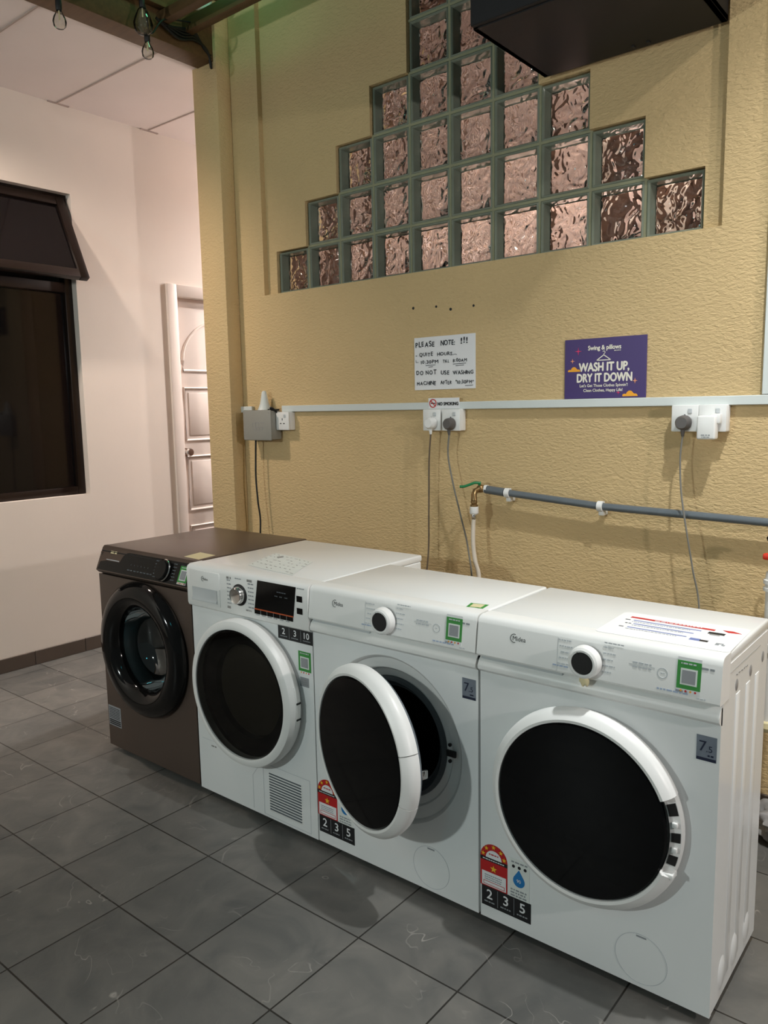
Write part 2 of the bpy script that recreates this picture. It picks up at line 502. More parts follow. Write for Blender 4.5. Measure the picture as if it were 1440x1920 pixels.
class Dec:
    """flat printed shapes on a plane: (u, v) on the plane, layers along its normal"""
    def __init__(self, mtx, parent=None):
        self.m, self.p, self.b = mtx, parent, {}
    def bm(self, k):
        if k not in self.b: self.b[k] = NB()
        return self.b[k]
    def poly(self, k, pts, lay=1, t=0.0005):
        bm = self.bm(k)
        n1 = 0.0006 * lay
        top = [bm.verts.new(self.m @ Vector((u, v, n1))) for u, v in pts]
        bot = [bm.verts.new(self.m @ Vector((u, v, n1 - t))) for u, v in pts]
        bm.faces.new(top)
        bm.faces.new(bot[::-1])
        n = len(pts)
        for i in range(n):
            bm.faces.new((top[i], bot[i], bot[(i + 1) % n], top[(i + 1) % n]))
    def rect(self, k, u0, v0, u1, v1, lay=1):
        self.poly(k, [(u0, v0), (u1, v0), (u1, v1), (u0, v1)], lay)
    def rrect(self, k, u0, v0, u1, v1, r, lay=1):
        pts = []
        for cx, cy, a in ((u1 - r, v1 - r, 0), (u0 + r, v1 - r, 90), (u0 + r, v0 + r, 180), (u1 - r, v0 + r, 270)):
            pts += [(cx + r * math.cos(math.radians(a + q)), cy + r * math.sin(math.radians(a + q))) for q in (0, 30, 60, 90)]
        self.poly(k, pts, lay)
    def line(self, k, a, b, w, lay=1):
        dx, dy = b[0] - a[0], b[1] - a[1]
        L = math.hypot(dx, dy) or 1
        nx, ny = -dy / L * w / 2, dx / L * w / 2
        self.poly(k, [(a[0] + nx, a[1] + ny), (a[0] - nx, a[1] - ny), (b[0] - nx, b[1] - ny), (b[0] + nx, b[1] + ny)], lay)
    def frame(self, k, u0, v0, u1, v1, w, lay=1):
        self.rect(k, u0, v0, u1, v0 + w, lay); self.rect(k, u0, v1 - w, u1, v1, lay)
        self.rect(k, u0, v0 + w, u0 + w, v1 - w, lay); self.rect(k, u1 - w, v0 + w, u1, v1 - w, lay)
    def disc(self, k, u, v, r, lay=1, n=24):
        self.poly(k, [(u + r * math.cos(2 * PI * i / n), v + r * math.sin(2 * PI * i / n)) for i in range(n)], lay)
    def arc(self, k, u, v, r0, r1, a0=0, a1=360, lay=1, n=28, sy=1.0):
        for i in range(n):
            A, B = math.radians(a0 + (a1 - a0) * i / n), math.radians(a0 + (a1 - a0) * (i + 1) / n)
            self.poly(k, [(u + r0 * math.cos(A), v + sy * r0 * math.sin(A)), (u + r1 * math.cos(A), v + sy * r1 * math.sin(A)),
                          (u + r1 * math.cos(B), v + sy * r1 * math.sin(B)), (u + r0 * math.cos(B), v + sy * r0 * math.sin(B))], lay)
    def star(self, k, u, v, r, lay=1, n=5, inner=0.42, rot=90):
        self.poly(k, [(u + (r if i % 2 == 0 else r * inner) * math.cos(math.radians(rot + 180 * i / n)),
                       v + (r if i % 2 == 0 else r * inner) * math.sin(math.radians(rot + 180 * i / n))) for i in range(2 * n)], lay)
    def text(self, k, s, u, v, size, align='l', lay=2, wide=1.0, rot=0.0, width=None, slant=0.0, bold=0.0):
        vs, fs = text_geo(s, size)
        if not vs: return
        xs = [a[0] for a in vs]
        w = max(xs) - min(xs)
        if width: wide = width / w
        off = -min(xs) - (0 if align == 'l' else w / 2 if align == 'c' else w)
        bm = self.bm(k)
        ca, sa = math.cos(rot), math.sin(rot)
        offs = [(0, 0)] if not bold else [(-bold, 0), (bold, 0), (0, bold), (0, -bold)]
        for q, (bx, by) in enumerate(offs):
            vv = []
            for a in vs:
                x, y = (a[0] + off) * wide + a[1] * slant + bx, a[1] + by
                vv.append(bm.verts.new(self.m @ Vector((u + x * ca - y * sa, v + x * sa + y * ca, 0.0006 * lay + 0.00004 * q))))
            for f in fs:
                try: bm.faces.new([vv[i] for i in f])
                except ValueError: pass
    def hand(self, k, s, u, v, size, width, lay=2):
        """hand lettering: each letter a little off"""
        x = u
        ws = [(text_geo(c, size), c) for c in s]
        adv = []
        for g, c in ws:
            if c == ' ' or not g[0]: adv.append(size * 0.38)
            else:
                X = [a[0] for a in g[0]]
                adv.append(max(X) - min(X) + size * 0.14)
        f = width / sum(adv)
        for (g, c), a in zip(ws, adv):
            if c != ' ' and g[0]:
                self.text(k, c, x, v + random.uniform(-0.06, 0.06) * size, size * random.choice((0.92, 1.0, 1.06)), wide=f,
                          lay=lay, rot=random.uniform(-0.09, 0.09), bold=size * 0.02)
            x += a * f
    def scribble(self, k, u0, v, u1, h, lay=2):
        """a line of print too small to read in the photograph"""
        x = u0
        while x < u1 - h * 0.5:
            w = min(random.uniform(0.8, 3.2) * h, u1 - x)
            self.rect(k, x, v, x + w, v + h, lay)
            x += w + h * 0.7
    def make(self, k, name, m, parent=None, label=None, **kw):
        if k not in self.b: return None
        return obj(name, self.b.pop(k), m, parent or self.p, smooth=False, label=label, **kw)

# ------------------------------------------------------------------ SETTING
XW = -3.118          # white corridor wall
ZC = 3.034           # corridor ceiling
bm = NB(); box(bm, -3.4, 3.2, -5.5, 2.6, -0.10, 0.0); obj('floor', bm, 'floor', kind='structure')

# yellow wall: level map with a recessed panel and a stepped opening
GX, GZ, GP = -1.8082, 1.9307, 0.2
def in_open(x, z):
    j = math.floor((z - GZ) / GP + 1e-6)
    i = math.floor((x - GX) / GP + 1e-6)
    if 0 <= j <= 4: return j <= i <= 9 - j
    if j == 5: return i in (4, 5)
    return False
REC = 0.028
xs = sorted([-2.22, -1.873, 0.258, 1.7] + [GX + GP * i for i in range(11)])
zs = sorted([0.0, GZ, 3.6] + [GZ + GP * j for j in range(1, 7)])
def level(x, z):
    if in_open(x, z): return None
    if -1.873 < x < 0.258 and z > GZ: return REC
    return 0.0
WT = 0.16
bm = NB()
def quad(*p): bm.faces.new([bm.verts.new(q) for q in p])
for a in range(len(xs) - 1):
    for b in range(len(zs) - 1):
        x0, x1, z0, z1 = xs[a], xs[a + 1], zs[b], zs[b + 1]
        l = level((x0 + x1) / 2, (z0 + z1) / 2)
        if l is not None:
            quad((x0, l, z0), (x1, l, z0), (x1, l, z1), (x0, l, z1))
            quad((x0, WT, z0), (x0, WT, z1), (x1, WT, z1), (x1, WT, z0))
        if a + 2 < len(xs):
            l2 = level((x1 + xs[a + 2]) / 2, (z0 + z1) / 2)
            if l2 != l: quad((x1, WT if l is None else l, z0), (x1, WT if l2 is None else l2, z0), (x1, WT if l2 is None else l2, z1), (x1, WT if l is None else l, z1))
        if b + 2 < len(zs):
            l2 = level((x0 + x1) / 2, (z1 + zs[b + 2]) / 2)
            if l2 != l: quad((x0, WT if l is None else l, z1), (x1, WT if l is None else l, z1), (x1, WT if l2 is None else l2, z1), (x0, WT if l2 is None else l2, z1))
for x in (xs[0], xs[-1]): quad((x, 0, 0), (x, WT, 0), (x, WT, zs[-1]), (x, 0, zs[-1]))
quad((xs[0], 0, zs[-1]), (xs[-1], 0, zs[-1]), (xs[-1], WT, zs[-1]), (xs[0], WT, zs[-1]))
bmesh.ops.remove_doubles(bm, verts=bm.verts[:], dist=1e-5)
wall = obj('wall_back', bm, 'yellow', smooth=False, kind='structure')
bm = NB(); box(bm, -2.243, -2.06, -0.085, 0.0, 0.0, 3.30, 0.006); box(bm, -2.243, -2.2, 0.0, WT, 0.0, 3.30)
obj('wall_pilaster', bm, 'yellow', kind='structure')
# old fixing holes and paint chips in the plaster
for x, z, r in ((-0.968, 1.787, .006), (-0.851, 1.783, .005), (-0.780, 1.766, .006), (-0.671, 1.77, .005)):
    bm = NB(); lathe(bm, [(0, -.0015), (r, -.001), (r * .9, .004)], (x, 0, z), seg=14)
    obj('screw_hole', bm, 'black_matte', wall)

# white corridor wall with openings for a window and a door
WY0, WY1, WZ0, WZ1 = -1.62, -0.268, 0.914, 2.574      # window opening
DY0, DY1, DZ = 0.385, 1.24, 2.10                        # door opening
bm = NB()
T = 0.14
for y0, y1, z0, z1 in ((-5.5, WY0, 0, ZC + .5), (WY0, WY1, 0, WZ0), (WY0, WY1, WZ1, ZC + .5), (WY1, DY0, 0, ZC + .5), (DY0, DY1, DZ, ZC + .5), (DY1, 2.6, 0, ZC + .5)):
    box(bm, XW - T, XW, y0, y1, z0, z1)
bmesh.ops.remove_doubles(bm, verts=bm.verts[:], dist=1e-5)
obj('wall_left', bm, 'white_wall', smooth=False, kind='structure')
bm = NB()
for k in range(-18, 9):
    y = -0.07 + 0.30 * k
    if y + .3 < DY0 - 0.06: box(bm, XW, XW + 0.010, y + 0.0015, y + 0.2985, 0, 0.078, 0.002, 1)
obj('baseboard_left', bm, 'skirt', kind='structure')
bm = NB(); box(bm, 0.2, 1.7, -0.010, 0.0, 0, 0.085, 0.002, 1); obj('baseboard_back', bm, 'skirt', kind='structure')
bm = NB(); box(bm, XW - T, -2.2, 2.5, 2.6, 0, ZC + .5); obj('wall_corridor_end', bm, 'white_wall', kind='structure')

# corridor ceiling boards with joints
ceil_bm = NB()
box(ceil_bm, XW, -2.2, -5.5, 2.5, ZC, ZC + 0.02)
obj('ceiling', ceil_bm, 'white_ceiling', kind='structure')
bm = NB()
for k in range(-8, 4): box(bm, XW, -2.2, -0.314 + .568 * k - .004, -0.314 + .568 * k + .004, ZC - 0.003, ZC + 0.001)
for k in range(-8, 4):
    y = -0.314 + .568 * k
    box(bm, XW, XW + .012, y - .05, y + .07, ZC - 0.005, ZC + 0.001)
obj('trim_1', bm, 'joint', kind='structure')
# timber beam between corridor and patio, patio roof and rafters
bm = NB(); box(bm, -2.2, -2.08, -5.5, 0.0, ZC - 0.004, ZC + 0.40, 0.004); box(bm, -2.2, -2.12, -5.5, 0.0, ZC + .18, ZC + .2)
obj('trim_2', bm, 'timber', kind='structure')
bm = NB(); box(bm, -2.2, 1.7, -0.40, 0.16, 3.60, 3.64); obj('ceiling_patio', bm, 'roof', kind='structure')
for n, (y, z, h) in enumerate(((-0.375, 3.095, .045), (-0.235, 3.10, .06))):
    bm = NB(); box(bm, -2.23, 1.7, y - .022, y + .022, z, z + h, .003)
    obj('trim_%d' % (n + 3), bm, 'timber', kind='structure')
bm = NB(); box(bm, -2.08, -2.04, -1.8, -0.36, 3.155, 3.175, .003); obj('trim_5', bm, 'timber', kind='structure')

# added unseen fin and housing that cut the patio lamp off the left floor
bm = NB(); box(bm, 0.775, 0.785, -1.32, -0.945, 3.02, 3.45, .002, 1); box(bm, 0.775, 1.02, -1.32, -0.80, 3.45, 3.60, .004, 1)
obj('trim_8', bm, 'white_plastic', kind='structure')

# the room behind the glass blocks
bm = NB(); box(bm, -2.2, 1.7, 1.7, 1.8, 0, 3.6); box(bm, 1.6, 1.7, WT, 1.7, 0, 3.6); box(bm, -2.2, -2.16, WT, 1.7, 0, 3.6)
obj('wall_behind', bm, 'brown_wall', kind='structure')
bm = NB(); box(bm, -2.2, 1.7, WT, 1.8, 3.6, 3.64); obj('ceiling_behind', bm, 'brown_wall', kind='structure')
bm = NB(); box(bm, -0.42, -0.26, 1.55, 1.69, 0.05, 3.3, .004); box(bm, -0.02, 0.12, 1.55, 1.69, 0.05, 3.0, .004)  # white strips added to give the right-hand blocks bright highlights
obj('trim_7', bm, 'door_white', kind='structure')
bm = NB()
N = 160
ya = []
for k in range(N + 1):
    x = -2.14 + 1.55 * k / N
    y = 0.95 + 0.03 * math.sin(k * 0.9) + 0.015 * math.sin(k * 0.37 + 1)
    ya.append((bm.verts.new((x, y, 0.3)), bm.verts.new((x, y, 3.5))))
for A, B in zip(ya, ya[1:]): bm.faces.new((A[0], B[0], B[1], A[1]))
r_ = bmesh.ops.extrude_face_region(bm, geom=bm.faces[:])
for v in r_['geom']:
    if isinstance(v, bmesh.types.BMVert): v.co.y += 0.004
obj('curtain', bm, 'pink_curtain', label='pale pink curtain hanging behind the glass blocks', cat='curtain')

# glass blocks
def block_parts():
    b1 = NB()
    o, i = 0.0955, 0.085
    def ringq(yA, yB, ra, rb):
        A = [(sx * ra, yA, sz * ra) for sx, sz in ((-1, -1), (1, -1), (1, 1), (-1, 1))]
        B = [(sx * rb, yB, sz * rb) for sx, sz in ((-1, -1), (1, -1), (1, 1), (-1, 1))]
        for k in range(4):
            b1.faces.new([b1.verts.new(q) for q in (A[k], A[(k + 1) % 4], B[(k + 1) % 4], B[k])])
    ringq(0.004, 0.0, o, o - .004); ringq(0.0, 0.0, o - .004, i + .004); ringq(0.0, 0.006, i + .004, i)
    ringq(0.006, 0.070, i, i - .004); ringq(0.070, 0.076, i - .004, o); ringq(0.076, 0.004, o, o)
    bmesh.ops.remove_doubles(b1, verts=b1.verts[:], dist=1e-5)
    b2 = NB(); box(b2, -.0815, .0815, 0.046, 0.062, -.0815, .0815, .006, 2)
    return b1, b2
ords = ['first', 'second', 'third', 'fourth', 'fifth', 'sixth', 'seventh', 'eighth', 'ninth', 'tenth']
rown = ['lowest row', 'second row from the bottom', 'third row from the bottom', 'fourth row from the bottom', 'fifth row from the bottom', 'topmost row']
def block_label(j, i):
    n = (10 - 2 * j) if j < 5 else 2
    k = i - (j if j < 5 else 4)
    return 'clear glass block in the %s, %s from its left end' % (rown[j], ords[k])
first = None
gb, gw = block_parts()
for j in range(6):
    for i in range(10):
        if not in_open(GX + GP * (i + .5), GZ + GP * (j + .5)): continue
        loc = (GX + GP * (i + .5), REC + 0.014, GZ + GP * (j + .5))
        if first is None:
            first = thing('glass_block', block_label(j, i), 'glass block', loc, 'glass blocks of the stepped window')
            obj('rim', gb, 'rim_glass', first, smooth=False)
            obj('wavy_pane', gw, 'wavy', first)
            kids = [c for c in bpy.data.objects if c.parent == first]
        else:
            t = first.copy(); COL.objects.link(t); t.location = loc; t['label'] = block_label(j, i)
            for c in kids:
                q = c.copy(); COL.objects.link(q); q.parent = t
# mortar joints between blocks
bm = NB()
h = .0048
for j in range(6):
    for i in range(10):
        if not in_open(GX + GP * (i + .5), GZ + GP * (j + .5)): continue
        x0, z0 = GX + GP * i, GZ + GP * j
        if in_open(x0 + GP * 1.5, z0 + GP / 2): box(bm, x0 + GP - h, x0 + GP + h, REC + .017, REC + .086, z0, z0 + GP)
        if in_open(x0 + GP / 2, z0 + GP * 1.5): box(bm, x0, x0 + GP, REC + .016, REC + .086, z0 + GP - h, z0 + GP + h)
obj('trim_6', bm, 'mortar', kind='structure', smooth=False)

# ------------------------------------------------------------------ window
win = thing('window_1', 'dark bronze aluminium window with its top sash pushed open', 'window', (XW, 0, 0), kind='structure')
MU = 2.045   # mullion height
bm = NB()
F = 0.045
xb0, xb1 = -0.10, -0.045
box(bm, xb0, xb1 - .001, WY0 + F + .0005, WY1 - F - .0005, WZ1 - F, WZ1, .003); box(bm, xb0, xb1 - .001, WY0 + F + .0005, WY1 - F - .0005, WZ0, WZ0 + F, .003)
box(bm, xb0, xb1, WY1 - F, WY1, WZ0, WZ1, .004); box(bm, xb0, xb1, WY0, WY0 + F, WZ0, WZ1, .004)
box(bm, xb0, xb1 + .004, WY0 + F + .0005, WY1 - F - .0005, MU, MU + .055, .004); box(bm, xb0, xb1 - .002, -0.93, -0.885, WZ0 + F + .0005, MU - .0005, .003)
obj('window_frame', bm, 'bronze', win, kind='structure')
bm = NB(); box(bm, -.080, -.072, WY0 + F, WY1 - F, WZ0 + F, MU); obj('window_pane', bm, 'dark_pane', win, kind='structure')
sash = NB()
SL, SW = 0.50, WY1 - .02
ang = math.radians(25.5)
piv = Matrix.Translation((-0.045, 0, 2.545)) @ Matrix.Rotation(-ang, 4, 'Y')
w_ = .05
y0_, y1_ = WY0 + .02, SW - .005
box(sash, -.016, .019, y0_ + w_ + .0005, y1_ - w_ - .0005, -w_, 0, .003, mtx=piv); box(sash, -.016, .019, y0_ + w_ + .0005, y1_ - w_ - .0005, -SL, -SL + w_, .003, mtx=piv)
box(sash, -.016, .020, y1_ - w_, y1_, -SL, 0, .003, mtx=piv); box(sash, -.016, .020, y0_, y0_ + w_, -SL, 0, .003, mtx=piv)
so = obj('window_sash', sash, 'bronze', win, kind='structure')
bm = NB(); box(bm, -.002, .004, y0_ + w_, y1_ - w_, -SL + w_, -w_, mtx=piv); obj('sash_pane', bm, 'dark_pane', so, kind='structure')
bm = NB(); box(bm, -.25, -.24, WY0 - .1, WY1 + .1, WZ0 - .1, WZ1 + .1); obj('window_backing', bm, 'black_matte', win, kind='structure')
bm = NB()
tube(bm, [piv @ Vector((-.02, y1_ - .01, -.35)), (-.05, y1_ - .01, 2.2)], .004, 8); obj('sash_stay', bm, 'black_matte', win, kind='structure')

# ------------------------------------------------------------------ panelled door in the corridor
dr = thing('door_1', 'white panelled door with an arched top panel', 'door', (XW, 0, 0), kind='structure')
bm = NB()
fw = 0.062
box(bm, -.10, .018, DY0 - fw, DY0 + .012, 0, DZ + fw, .006); box(bm, -.10, .018, DY1 - .012, DY1 + fw, 0, DZ + fw, .006)
box(bm, -.10, .016, DY0 + .0125, DY1 - .0125, DZ - .012, DZ + fw - .001, .005)
obj('door_frame', bm, 'door_white', dr, kind='structure')
bm = NB(); box(bm, -.075, -.035, DY0 + .012, DY1 - .012, 0.005, DZ - .012, .003)
leaf = obj('door_leaf', bm, 'door_white', dr, kind='structure')
def moulding(pts, name):
    b = NB()
    P = [Vector((-.035, y, z)) for y, z in pts]
    P.append(P[0]); P.append(P[1])
    tube(b, P, .009, 8, cap=False)
    obj(name, b, 'door_white', leaf, kind='structure')
def field(y0, y1, z0, z1):
    b = NB(); box(b, -.040, -.030, y0, y1, z0, z1, .004); obj('raised_panel', b, 'door_white', leaf, kind='structure')
yc = (DY0 + DY1) / 2
pl0, pl1 = DY0 + .065, DY1 - .065
arch = [(pl0, 1.635), (pl1, 1.635)] + [(yc + (pl1 - yc) * math.cos(a), 1.70 + .27 * math.sin(a)) for a in [PI * k / 16 for k in range(17)]]
moulding(arch, 'arched_moulding')
for z0, z1 in ((1.19, 1.525), (0.735, 1.085), (0.16, 0.63)):
    for a, b in ((pl0, yc - .03), (yc + .03, pl1)):
        moulding([(a, z0), (b, z0), (b, z1), (a, z1)], 'panel_moulding')
        field(a + .03, b - .03, z0 + .03, z1 - .03)
bm = NB()
lathe(bm, [(0.027, -.035), (.027, -.028), (.011, -.026), (.011, -.005), (.024, .004), (.027, .016), (.022, .026), (0, .029)], (0, DY0 + .05, 1.115), axis='x', seg=24)
obj('door_knob', bm, 'chrome', leaf, label='round chrome door knob')

# ------------------------------------------------------------------ MACHINES
YF = -1.025
def shell(parent, W, D, z0, z1, m, hole, ribs=False):
    """cabinet: sides, back, top, base and a front plate (with a round hole)"""
    b = NB()
    w = W / 2
    t = .012
    box(b, -w, -w + t, t + .001, D, z0, z1, .003, 1); box(b, w - t, w, .010, D, z0, z1, .003, 1)
    box(b, -w + t, w - t, D - t, D, z0, z1); box(b, -w + t, w - t, t, D - t, z0, z0 + t)
    if ribs:
        for y in (.12, .20, .28):
            box(b, w - .002, w + .0014, y - .016, y + .016, .06, .74, .0013, 2)
    o = obj('cabinet', b, m, parent)
    b = NB()
    fz1 = .74
    if hole: panel_hole(b, -w, w, z0, fz1, hole[0], hole[1], hole[2], 0, t)
    else: box(b, -w, w, 0, t, z0, fz1, .004, 2)
    obj('front_panel', b, m, parent)
    for sx in (-1, 1):
        for y in (.05, D - .05):
            b = NB(); lathe(b, [(0, 0), (.022, 0), (.022, .012), (.012, .014), (.012, z0 + .01)], (sx * (w - .06), y, 0), axis='z', seg=20)
            obj('foot', b, 'black_matte', parent)
    return o

def energy_label(parent, d_y, x0, z0, flip=False):
    """arched red rating label with stars, and the drop label and black figures below"""
    d = Dec(FRONT(d_y), parent)
    w, zb, zt = .082, z0 + .052, z0 + .172
    cx = x0 + w / 2
    zc = zb + .095
    arch = [(x0, zb), (x0 + w, zb)] + [(cx + w / 2 * math.cos(PI * k / 14), zc - .012 + .040 * math.sin(PI * k / 14)) for k in range(15)]
    d.poly('red', arch, 1)
    d.arc('arch', cx, zc - .012, 0, .024, 0, 180, 2, sy=.95)
    d.rect('dark', x0, zc - .022, x0 + w, zc - .012, 2)
    d.rect('white', x0 + .005, zb + .003, x0 + w - .004, zb + .042, 2)
    d.frame('red2', x0 + .010, zb + .006, x0 + w - .008, zb + .016, .0012, 3)
    for v in (.020, .026, .032): d.scribble('grey', x0 + .014, zb + v, x0 + w - .016, .0022, 3)
    d.scribble('red2', cx - .014, zc - .002, cx + .014, .003, 3)
    d.scribble('white2', x0 + .008, zc - .0185, x0 + w - .008, .0025, 3)
    for a in (12, 48, 90, 132, 168): d.star('gold%d' % a, cx + .0325 * math.cos(math.radians(a)), zc - .010 + .031 * math.sin(math.radians(a)), .0068, 3)
    d.star('gold', cx, zb + .055, .0105, 3)
    lab = d.make('red', 'energy_label', 'label_red', label='red arched energy label with yellow stars')
    d.p = lab
    d.make('white', 'label_field', 'paper'); d.make('arch', 'arched_field', 'paper'); d.make('dark', 'label_band', 'black_ink'); d.make('red2', 'outline_marking', 'label_red')
    d.make('grey', 'small_lettering', 'grey_ink'); d.make('white2', 'band_print', 'paper'); d.make('gold', 'label_star', 'label_yellow')
    for a in (12, 48, 90, 132, 168): d.make('gold%d' % a, 'label_star', 'label_yellow')
    d = Dec(FRONT(d_y), parent)
    x = x0 + w + .006
    d.rect('p', x, zb - .002, x + .058, zb + .108, 1)
    for q in range(3): d.disc('k', x + .012 + .017 * q, zb + .087, .0045, 2, 8)
    d.scribble('g', x + .006, zb + .097, x + .052, .004, 2)
    dx, dz = x + .028, zb + .050
    d.poly('b', [(dx, dz + .031)] + [(dx + .017 * math.cos(math.radians(a)), dz + .017 * math.sin(math.radians(a))) for a in range(30, -211, -20)], 2)
    d.text('w', '90', dx, dz - .004, .013, 'c', 3)
    for v in (.004, .012, .020): d.scribble('g', x + .004, zb + v, x + .050, .004, 2)
    lab = d.make('p', 'water_label', 'dirty_paper', label='white label with a blue water drop')
    d.p = lab
    d.make('k', 'label_mark', 'black_ink'); d.make('g', 'small_lettering', 'grey_ink'); d.make('b', 'drop_print', 'blue_print'); d.make('w', 'drop_figure', 'paper')
def figures_label(parent, d_y, x0, z0, x1, z1, figs):
    d = Dec(FRONT(d_y), parent)
    d.rect('k', x0, z0, x1, z1, 1)
    n = len(figs)
    for q, s in enumerate(figs):
        a = x0 + (x1 - x0) * (q + .5) / n
        H = z1 - z0
        d.text('w%d' % q, s, a, z0 + H * .40, H * .66, 'c', 2, bold=.0005, wide=1.05)
        d.scribble('g', a - (x1 - x0) / n * .32, z0 + H * .2, a + (x1 - x0) / n * .3, H * .06, 2)
        if q: d.rect('g', x0 + (x1 - x0) * q / n - .0005, z0 + H * .1, x0 + (x1 - x0) * q / n + .0005, z1 - H * .05, 2)
    lab = d.make('k', 'figures_label', 'black_ink', label='black label reading ' + ' '.join(figs))
    d.p = lab
    for q in range(n): d.make('w%d' % q, 'label_figure', 'paper')
    d.make('g', 'small_lettering', 'grey_ink')
def qr_sticker(parent, mtx, u0, v0, u1, v1):
    """green sticker whose square field is left blank"""
    d = Dec(mtx, parent)
    d.rect('p', u0, v0 - (v1 - v0) * .14, u1, v1 + (v1 - v0) * .12, 1)
    d.rect('g', u0, v0, u1, v1, 2)
    s = (u1 - u0) * .70
    cu, cv = (u0 + u1) / 2, v0 + (v1 - v0) * .44
    d.rect('w', cu - s / 2, cv - s / 2, cu + s / 2, cv + s / 2, 3); d.rect('f', cu - s * .4, cv - s * .4, cu + s * .4, cv + s * .4, 4)
    d.scribble('t', u0 + (u1 - u0) * .15, v1 - (v1 - v0) * .12, u1 - (u1 - u0) * .15, (v1 - v0) * .05, 3)
    for q in range(4): d.disc('r' if q % 2 else 'y', u0 + (u1 - u0) * (.2 + .2 * q), v0 - (v1 - v0) * .07, (u1 - u0) * .045, 2, 10)
    lab = d.make('p', 'payment_sticker', 'paper', label='white sticker with a green square on it')
    d.p = lab
    d.make('g', 'sticker_square', 'green_print'); d.make('w', 'sticker_field', 'dirty_paper'); d.make('f', 'sticker_blank', 'silver_label'); d.make('t', 'small_lettering', 'pale_ink')
    d.make('r', 'sticker_dot', 'red_ink'); d.make('y', 'sticker_dot', 'orange_print')
def maker_logo(parent, d_y, u, v, s, m='black_ink'):
    d = Dec(FRONT(d_y) if isinstance(d_y, float) else d_y, parent)
    d.arc('k', u, v + s * .42, s * .56, s * .64, 70, 290, 1, 20)
    d.text('k', 'Midea', u - s * .22, v + s * .10, s * .95, 'l', 1, wide=.95)
    d.make('k', 'maker_logo', m)

def lid(parent, W, y0, D, m, z0=.826, z1=.85, over=.006):
    b = NB(); box(b, -W / 2, W / 2, y0, D + over, z0, z1, .006, 3)
    return obj('top_panel', b, m, parent)

